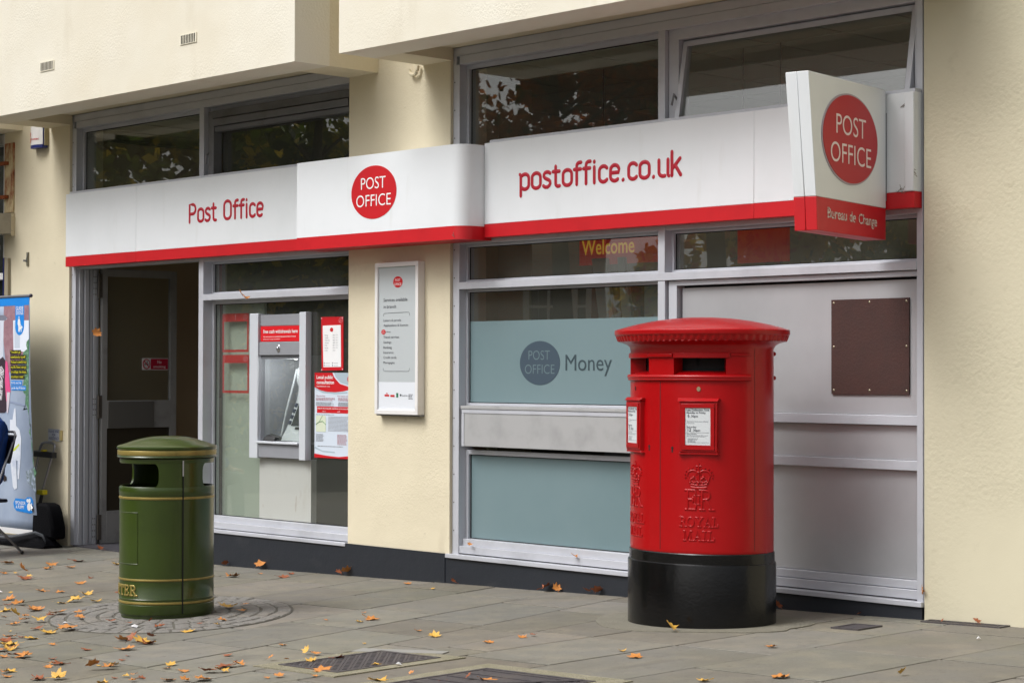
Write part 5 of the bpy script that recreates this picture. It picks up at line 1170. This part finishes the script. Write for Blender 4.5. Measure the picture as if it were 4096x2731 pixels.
for sg in (-1, 1):
    k = len(V); V += [(CXp+sg*.11, -1.0, .40, .10), (CXp+sg*.13, -1.37, .42, .075), (CXp+sg*.14, -1.39, .12, .065), (CXp+sg*.14, -1.37, -.05, .055)]; E_ += [(0, k), (k, k+1), (k+1, k+2), (k+2, k+3)]
skinned('trousers', V, E_, TROU, body_)
b = MB(); b.ball((CXp, -.995, 1.265), .098, 16, (.86, 1.0, 1.08)); b.build('hair', HAIR, body_)
b = MB()
for sg in (-1, 1):
    b.ball((CXp+sg*.03, -1.098, 1.235), .011, 8)
b.ball((CXp, -1.115, 1.205), .016, 8, (.8, 1, 1.2)); b.build('face_features', mat('face_dark', (120, 80, 70), .5), body_)
for sg in (-1, 1):
    b = MB(); x_ = CXp+sg*.08; y_ = -1.37; z_ = .49
    b.ball((x_, y_-.02, z_), .042, 10, (.9, 1.1, .45))
    for k in range(4):
        o_ = (k-1.5)*.019; L_ = (.062, .072, .068, .052)[k]; b.tube([(x_+o_, y_-.05, z_), (x_+o_*1.1, y_-.05-L_*.5, z_-.004), (x_+o_*1.1, y_-.05-L_*.85, z_-.022), (x_+o_*1.1, y_-.05-L_*.9, z_-.04)], .008, 6, radii=[.009, .0085, .008, .006])
    b.tube([(x_-sg*.03, y_-.01, z_), (x_-sg*.05, y_-.04, z_-.004), (x_-sg*.052, y_-.07, z_-.012)], .009, 6, radii=[.011, .0095, .007]); b.build('hand', SKIN, body_)
    b = MB(); b.ball((CXp+sg*.145, -1.44, -.10), .09, 12, (.5, 1.35, .5)); b.build('shoe', mat('shoe_black', (20, 18, 18), .4), body_)

# ================================================================ FALLEN LEAVES
def leafmesh(seed, col):
    q = random.Random(seed); pts = []
    lobes = [(-150, .62), (-118, .44), (-95, .88), (-66, .58), (-38, 1.0), (-20, .68), (0, 1.14), (20, .68), (38, 1.0), (66, .58), (95, .88), (118, .44), (150, .62), (168, .36)]
    for a, r in lobes:
        if r > .8:
            for da, k in ((-11, .8), (-5, .86), (0, 1), (5, .86), (11, .8)): pts.append((a+da, r*k*q.uniform(.9, 1.08)))
        else: pts.append((a+q.uniform(-4, 4), r*q.uniform(.9, 1.15)))
    cu, cv, tw = q.uniform(.25, .95), q.uniform(-.3, .9), q.uniform(-.5, .5)
    def pos(x, y): return (x*.5, y*.5, .5*(cu*x*x*.55+cv*y*y*.45+tw*x*y+.03*math.sin(9*x+seed)+.02*math.cos(11*y)))
    V = [pos(0, 0)]; 
    for k in (.5, 1): V += [pos(r*k*math.sin(R(a)), r*k*math.cos(R(a))) for a, r in pts]
    n = len(pts); F = [(0, 1+(i+1) % n, 1+i) for i in range(n)]+[(1+i, 1+(i+1) % n, 1+n+(i+1) % n, 1+n+i) for i in range(n)]
    k = len(V); sx = q.uniform(-.15, .15)
    V += [pos(-.012, -.05), pos(.012, -.05), (sx*.5+.006, -.55, .06+.08*q.random()), (sx*.5-.006, -.55, .06+.08*q.random())]; F.append((k, k+1, k+2, k+3))
    mz = min(v[2] for v in V); V = [(x, y, z-mz) for x, y, z in V]
    me = bpy.data.meshes.new('fallen_leaf'); me.from_pydata(V, [], F); me.materials.append(LEAFM[col]); me.polygons.foreach_set('use_smooth', [True]*len(F)); return me
LM = {c: [leafmesh(11*i+ord(c), c) for i in range(7)] for c in 'yor'}
LEAVES = "-4.63,-1.12,36,o;-4.49,-1.15,126,o;-4.16,-0.94,149,o;-4.22,-0.68,121,r;-3.91,-1.12,88,o;-3.83,-0.96,82,o;-3.76,-0.59,89,y;-3.74,-1.43,92,o;-3.36,-1.64,128,r;-2.74,-1.53,92,o;-2.45,-2.01,78,o;-2.28,-1.98,67,o;-1.98,-1.95,87,y;-1.91,-1.74,36,r;-2.55,-2.20,36,y;-2.10,-2.47,95,o;-1.77,-2.66,59,r;-1.75,-2.59,98,o;-1.59,-2.38,78,y;-1.60,-2.25,104,y;-1.45,-2.84,85,y;-1.35,-2.69,143,o;-1.14,-3.03,41,o;-0.98,-2.97,55,o;-0.71,-3.21,67,o;-0.96,-2.77,134,o;-0.87,-2.86,55,r;-0.88,-2.66,60,o;-0.59,-2.83,72,o;-0.37,-3.42,22,y;-0.35,-3.26,78,r;-0.12,-3.31,111,y;-0.13,-3.18,129,o;-0.05,-3.53,50,r;0.05,-3.51,92,y;0.03,-3.66,91,r;0.22,-3.74,122,y;0.41,-3.85,87,y;0.64,-4.02,62,o;0.68,-3.99,81,r;-0.24,-2.83,62,r;-0.08,-2.81,48,r;-0.00,-2.71,31,r;0.23,-2.79,77,r;0.33,-2.59,35,r;0.46,-2.55,43,y;0.26,-2.39,57,o;-0.31,-1.94,112,y;-0.35,-1.78,42,o;-0.06,-2.02,69,o;0.53,-2.80,89,y;0.64,-3.12,57,r;0.93,-3.47,102,o;1.18,-3.61,23,r;1.30,-3.72,38,r;0.95,-3.91,50,r;1.16,-3.99,78,r;1.12,-4.02,45,o;1.37,-3.90,30,y;1.45,-3.86,66,y;1.66,-3.67,59,y;1.75,-3.74,47,o;1.90,-3.76,61,o;1.94,-3.52,131,r;1.96,-3.46,66,o;2.07,-3.65,75,y;1.48,-2.85,47,o;0.73,-1.97,31,o;1.56,-4.35,78,r;1.63,-4.29,85,y;1.19,-4.30,73,y;1.22,-4.34,44,o;1.34,-4.39,65,o;1.84,-4.10,35,r;1.85,-4.04,39,y;1.95,-4.02,42,r;2.11,-3.98,77,o;2.20,-3.95,55,o;2.25,-3.88,97,o;2.42,-3.64,35,o;2.45,-3.59,56,o;1.92,-3.25,41,o;1.88,-3.00,49,y;1.95,-2.99,60,o;2.00,-3.21,30,o;2.14,-3.17,59,y;2.15,-3.01,63,r;2.45,-3.35,107,o;2.56,-3.47,38,o;-3.02,-0.02,65,r;-2.55,0.01,104,o;-2.19,-0.32,39,o;-2.20,-0.57,116,o;-1.81,-0.40,93,r;-1.96,-0.21,61,r;-1.57,0.02,55,r;-4.86,0.12,64,r;-5.27,-0.58,57,o;-1.49,-0.03,93,o;-0.60,-0.23,62,o;-0.17,-0.36,40,y;-0.29,-0.01,52,r;0.62,-0.07,83,r;0.72,-0.01,68,o;1.09,0.05,86,r;1.00,0.06,63,r;0.61,-1.59,36,o;0.98,-1.92,52,y;0.93,-1.80,96,o;1.60,-2.01,49,o;1.88,-2.13,76,y;2.30,-2.12,70,o;2.30,-1.87,56,o;2.30,-1.79,40,r;1.80,-2.55,24,y;2.52,-3.06,43,y;2.92,-3.18,31,o;2.94,-3.38,106,y;3.33,-3.08,88,o;3.18,-3.21,34,r;3.26,-3.13,41,r;3.13,-1.97,48,y;3.34,-2.09,84,o;2.79,-1.23,80,y;2.18,-3.01,33,r;3.63,-1.42,60,o;4.33,-2.22,93,o;4.72,-1.84,50,y;4.14,-2.50,60,y;3.15,-0.06,29,r;2.57,0.09,70,r;3.71,-0.01,24,r;3.93,0.05,48,r"
cname = {'y': 'yellow', 'o': 'orange', 'r': 'rust brown'}
def place_word(x, y):
    d = math.hypot(x-CX, y-CY)
    if x < -3.4: return 'below the banner and doorway' if y > -.9 else 'in front of the banner'
    if math.hypot(x-PX, y-PYY) < .75: return 'at the foot of the pillar box'
    if d < .93: return 'on the granite setts around the litter bin'
    if y > -.35: return 'against the foot of the black plinth' if x < 3.3 else 'by the drain under the right wall'
    if 2.0 < x < 2.7 and -3.5 < y < -2.6: return 'on the studded iron cover'
    if 2.95 < x < 3.8 and y < -2.75: return 'on the ribbed iron cover'
    if x < -1.2 and y < -1.0: return 'on slabs between the setts and the banner'
    if x < 1.2 and y < -3.0: return 'on the open slabs in front of the bin'
    if x < 2.9 and y < -3.0: return 'on the slabs short of the iron covers'
    if x < .2: return 'on the slabs between the litter bin and shop'
    if x < 2.3: return 'on slabs between the bin and pillar box'
    return 'in front of the pillar box and right wall'
q = random.Random(21); stack = []
for k in range(56):   # the drift thickens towards the left foreground
    y_ = -3.0-1.6*q.random(); x_ = -1.6+3.4*q.random()**1.2+.35*(-3-y_) if k < 38 else q.uniform(-4.4, -1.2); y_ = y_ if k < 38 else q.uniform(-2.9, -1.0)
    LEAVES += ';%.2f,%.2f,%d,%s' % (x_, y_, q.randint(35, 100), q.choice('yoor'))
for it in LEAVES.split(';'):
    x, y, wd, c = it.split(','); x, y, wd = float(x), min(float(y), -.06), float(wd)/1000
    if math.hypot(x-BX, y-BY) < .3: continue
    o = bpy.data.objects.new('fallen_leaf', q.choice(LM[c])); COL.objects.link(o)
    s_ = min(wd*1.2, .135); o.scale = (s_, s_, s_*q.uniform(.7, 1.3)); dz = .004 if math.hypot(x-CX, y-CY) > .93 else .016
    for (a, c_) in stack:
        if math.hypot(a-x, c_-y) < .1: dz += .006
    stack.append((x, y))
    o.location = (x, y, gz(x, y)+dz); o.rotation_euler = (R(q.uniform(-10, 10)), R(q.uniform(-10, 10)), q.uniform(0, 6.28))
    if q.random() < .1 or y > -.1: o.rotation_euler[0] = R(q.uniform(22, 50)); o.location.z += s_*.25
    sz = 'big' if wd > .1 else 'small' if wd < .05 else 'mid sized'
    tag(o, f'{sz} {cname[c]} fallen leaf {place_word(x, y)}', 'leaf', f'{sz} {cname[c]} fallen leaves {place_word(x, y)}')
def oneleaf(c, loc, s_, rot, lab):
    o = bpy.data.objects.new('fallen_leaf', LM[c][2]); COL.objects.link(o); o.location = loc; o.scale = (s_,)*3; o.rotation_euler = rot; tag(o, lab, 'leaf')
oneleaf('o', (-.17, -.02, .215), .055, (R(20), 0, 1), 'small orange leaf lodged in the left corner of the frosted window sill')
oneleaf('o', (.85, -.02, .205), .07, (R(20), 0, 2), 'orange leaf resting on the aluminium sill below the frosted pane')
oneleaf('o', (3.56, -.035, .2), .07, (R(80), 0, 2), 'brown orange leaf caught at the bottom of the right door jamb')
oneleaf('o', (-3.9, -.7, 1.70), .11, (R(50), R(30), 1), 'orange leaf falling through the air in front of the dark doorway')
oneleaf('r', (-5.0, -1.1, 4.02), .07, (R(60), R(40), 2), 'tiny leaf falling in front of the upper left wall')
oneleaf('o', (-1.6, -.9, 1.93), .13, (R(35), R(10), 2), 'blurred orange leaf falling beside the pilaster above the cash machine')
for k, (x, y, s_) in enumerate(((-2.62, -2.25, .03), (-.42, -3.03, .03), (.08, -2.87, .028), (2.62, -3.0, .022), (4.3, -.6, .02))):
    b = MB(); q = random.Random(k); z = gz(x, y)+.006
    pts = [(x+s_*math.cos(a)*q.uniform(.5, 1), y+s_*math.sin(a)*q.uniform(.5, 1), z+q.uniform(0, .012)) for a in [i*math.pi/3 for i in range(6)]]
    b.add([(x, y, z+.018)]+pts, [(0, 1+i, 1+(i+1) % 6) for i in range(6)])
    tag(b.build('paper_scrap', PAPER), ('crumpled white paper scrap on slabs towards the banner', 'crumpled white paper scrap at the banner side of the setts', 'crumpled white paper scrap on the setts before the bin', 'white paper scrap near the pillar box on the slabs', 'tiny white paper scrap on the slabs near the right wall')[k], 'litter')

# ================================================================ ACROSS THE STREET (mirrored in the glass)
def brickmat():
    m = bpy.data.materials.new('red_brick'); m.use_nodes = True; n = m.node_tree.nodes; l = m.node_tree.links; b = n['Principled BSDF']
    t = n.new('ShaderNodeTexBrick'); t.inputs['Color1'].default_value = lin((186, 116, 88)); t.inputs['Color2'].default_value = lin((160, 96, 74)); t.inputs['Mortar'].default_value = lin((150, 140, 124)); t.inputs['Scale'].default_value = 1
    t.inputs['Brick Width'].default_value = .225; t.inputs['Row Height'].default_value = .075; t.inputs['Mortar Size'].default_value = .01
    tc = n.new('ShaderNodeTexCoord'); mp = n.new('ShaderNodeMapping'); mp.inputs['Rotation'].default_value = (R(90), 0, 0); l.new(tc.outputs['Object'], mp.inputs[0]); l.new(mp.outputs[0], t.inputs['Vector']); l.new(t.outputs[0], b.inputs['Base Color']); b.inputs['Roughness'].default_value = .85; return m
BRICK = brickmat()
dh = Vector((-.715, -.70)); hx, hy = .5+dh.x*36, dh.y*36
ho = thing('brick_house', 'red brick house with white casement windows across the street, mirrored in the shop glass', 'house', (hx, hy, gz(hx, hy)), math.atan2(-dh.x, dh.y))
ho['_o'] = [0, 0, 0]
b = MB(); b.box(-1.3, 4.4, .0, 8, -.3, 5.4); b.build('wall', BRICK, ho, local=True)
b = MB(); b.add([(-1.6, -.3, 5.4), (4.7, -.3, 5.4), (4.7, 8.3, 5.4), (-1.6, 8.3, 5.4), (.6, 4, 7.2), (2.6, 4, 7.2)], [(0, 1, 5, 4), (1, 2, 5), (2, 3, 4, 5), (3, 0, 4), (0, 3, 2, 1)]); b.build('roof', mat('clay_tiles', (96, 66, 54), .85, bump=((30, .5, 3),)), ho, local=True)
for wx, wz in ((-.1, 2.35), (3.2, 2.35)):
    b = MB(); b.box(wx-.85, wx+.85, -.06, .03, wz, wz+1.5)
    wn = b.build('window', WHITEP, ho, local=True); b = MB()
    for px_ in (-.72, -.28, .0, .28, .49):
        for pz_ in (.08, .55, 1.02):
            w0 = .24; b.box(wx+px_, wx+px_+w0*.85, -.075, -.061, wz+pz_, wz+pz_+.4)
    b.build('pane', mat('house_pane', (40, 46, 50), .1), wn, local=True)
gw = thing('garden_wall', 'low red brick garden wall across the street', 'wall', (hx+5, hy-1, gz(hx+5, hy-1)), ho.rotation_euler[2]); gw['_o'] = [0, 0, 0]
b = MB(); b.box(-9, 3, -.15, .15, -.2, 1.9); b.build('wall', BRICK, gw, local=True)
BARK = mat('bark', (74, 64, 52), .9, bump=((20, .6, 4),))
def tree(x, y, h, cr, base, cols, n, seed, label, ls=.125):
    q = random.Random(seed); z0 = gz(x, y)
    t = thing('street_tree', label, 'tree', (x, y, z0))
    b = MB(); top = Vector((x+q.uniform(-.3, .3), y, z0+h*.75)); b.tube([(x, y, z0-.2), (x+.05, y, z0+h*.25), (x-.05, y+.1, z0+h*.5), tuple(top)], .2, 10, True, None, [.26, .2, .15, .06])
    cl = []
    for k in range(26 if base > 3 else 48):
        a = q.uniform(0, 6.28); zz = q.uniform(base, h); rr = cr*math.sqrt(max(.05, 1-((zz-(base+h)/2)/((h-base)/2+.3))**2))*q.uniform(.3, 1)
        c = Vector((x+rr*math.cos(a), y+rr*math.sin(a), z0+zz)); cl.append((c, q.uniform(.5, 1.05)*cr*.36))
        s_ = Vector((x, y, z0+min(h*.7, max(base*.6, zz-rr*.6)))); mid2 = (s_+c)/2+Vector((0, 0, .15)); b.tube([tuple(s_), tuple(mid2), tuple(c)], .05, 5, False, None, [.045, .03, .01])
    b.build('trunk', BARK, t)
    bs_ = [MB() for _ in cols]
    for i in range(n):
        c, r_ = q.choice(cl); d = Vector((q.gauss(0, 1), q.gauss(0, 1), q.gauss(0, .8))); d = d.normalized()*r_*q.random()**.4; p = c+d
        a = Vector((q.gauss(0, 1), q.gauss(0, 1), q.gauss(0, 1))).normalized(); e = a.cross(Vector((q.gauss(0, 1), q.gauss(0, 1), q.gauss(0, 1)))).normalized(); s_ = ls*(1.35 if base < 3 else 1)*q.uniform(.6, 1.2)
        k = 0 if q.random() < .6 else q.randrange(len(cols))
        bs_[k].v += [tuple(p-a*s_), tuple(p+e*s_*.6), tuple(p+a*s_), tuple(p-e*s_*.6)]; o_ = len(bs_[k].v)-4; bs_[k].f.append((o_, o_+1, o_+2, o_+3)); bs_[k].sm.append(False)
    for k, c in enumerate(cols):
        me = bpy.data.meshes.new('crown'); off = Vector((x, y, z0)); me.from_pydata([tuple(Vector(v)-off) for v in bs_[k].v], [], bs_[k].f); me.materials.append(c); o = bpy.data.objects.new('crown', me); COL.objects.link(o); o.parent = t
def lf(n_, c):
    c = tuple(min(235, int(v*1.32)) for v in c); m = mat(n_, c, .6); n = m.node_tree.nodes; l = m.node_tree.links   # thin leaves let light through
    tl = n.new('ShaderNodeBsdfTranslucent'); tl.inputs[0].default_value = lin(c); mx = n.new('ShaderNodeMixShader'); mx.inputs[0].default_value = .5
    l.new(n['Principled BSDF'].outputs[0], mx.inputs[1]); l.new(tl.outputs[0], mx.inputs[2]); l.new(mx.outputs[0], n['Material Output'].inputs[0]); return m
G1, G2, Y_, O_, O2, DG = lf('foliage_green', (84, 96, 34), ), lf('foliage_olive', (112, 112, 40)), lf('foliage_yellow', (170, 146, 44)), lf('foliage_orange', (172, 104, 40)), lf('foliage_russet', (130, 76, 34)), lf('foliage_dark', (54, 62, 28))
for i, (th, dist, h, cr, base, cols, n, lab) in enumerate((
    (27, 22, 10.2, 3.6, .8, (G2, Y_, G1), 14000, 'yellow green bushy tree across the street, farthest along to the left'),
    (33, 24, 10.6, 3.8, .6, (G1, Y_, DG), 15000, 'green and yellow tree across the street opposite the doorway'),
    (37.5, 27, 10.5, 3.4, 1.0, (G2, G1, Y_), 14000, 'olive green tree across the street opposite the cash machine'),
    (44.5, 24, 10.5, 2.9, 5.2, (O2, O_, DG), 14000, 'orange and russet tree with gaps, before the brick house'),
    (49, 25, 10.8, 3.0, 5.2, (O_, O2, G2), 14000, 'bright orange tree across the street, right of the brick house window'),
    (50.5, 30, 7.5, 3.0, .6, (Y_, G2, O_), 13000, 'small yellow green tree beside the brick house across the street'),
    (54.5, 26, 9.6, 3.4, .5, (G2, Y_, G1), 13000, 'low yellow green tree across the street beyond the garden wall'),
    (60.5, 22, 9.0, 3.2, .8, (DG, G1, Y_), 11000, 'dark green tree across the street, nearest to the camera side'))):
    fx0 = 10-9.2/math.tan(R(th)); x = fx0-dist*math.cos(R(th)); y = -dist*math.sin(R(th))
    tree(x, y, h, cr, base, cols, n, 40+i, lab)
#@@TAIL
for o in bpy.data.objects:
    if '_o' in o: del o['_o']
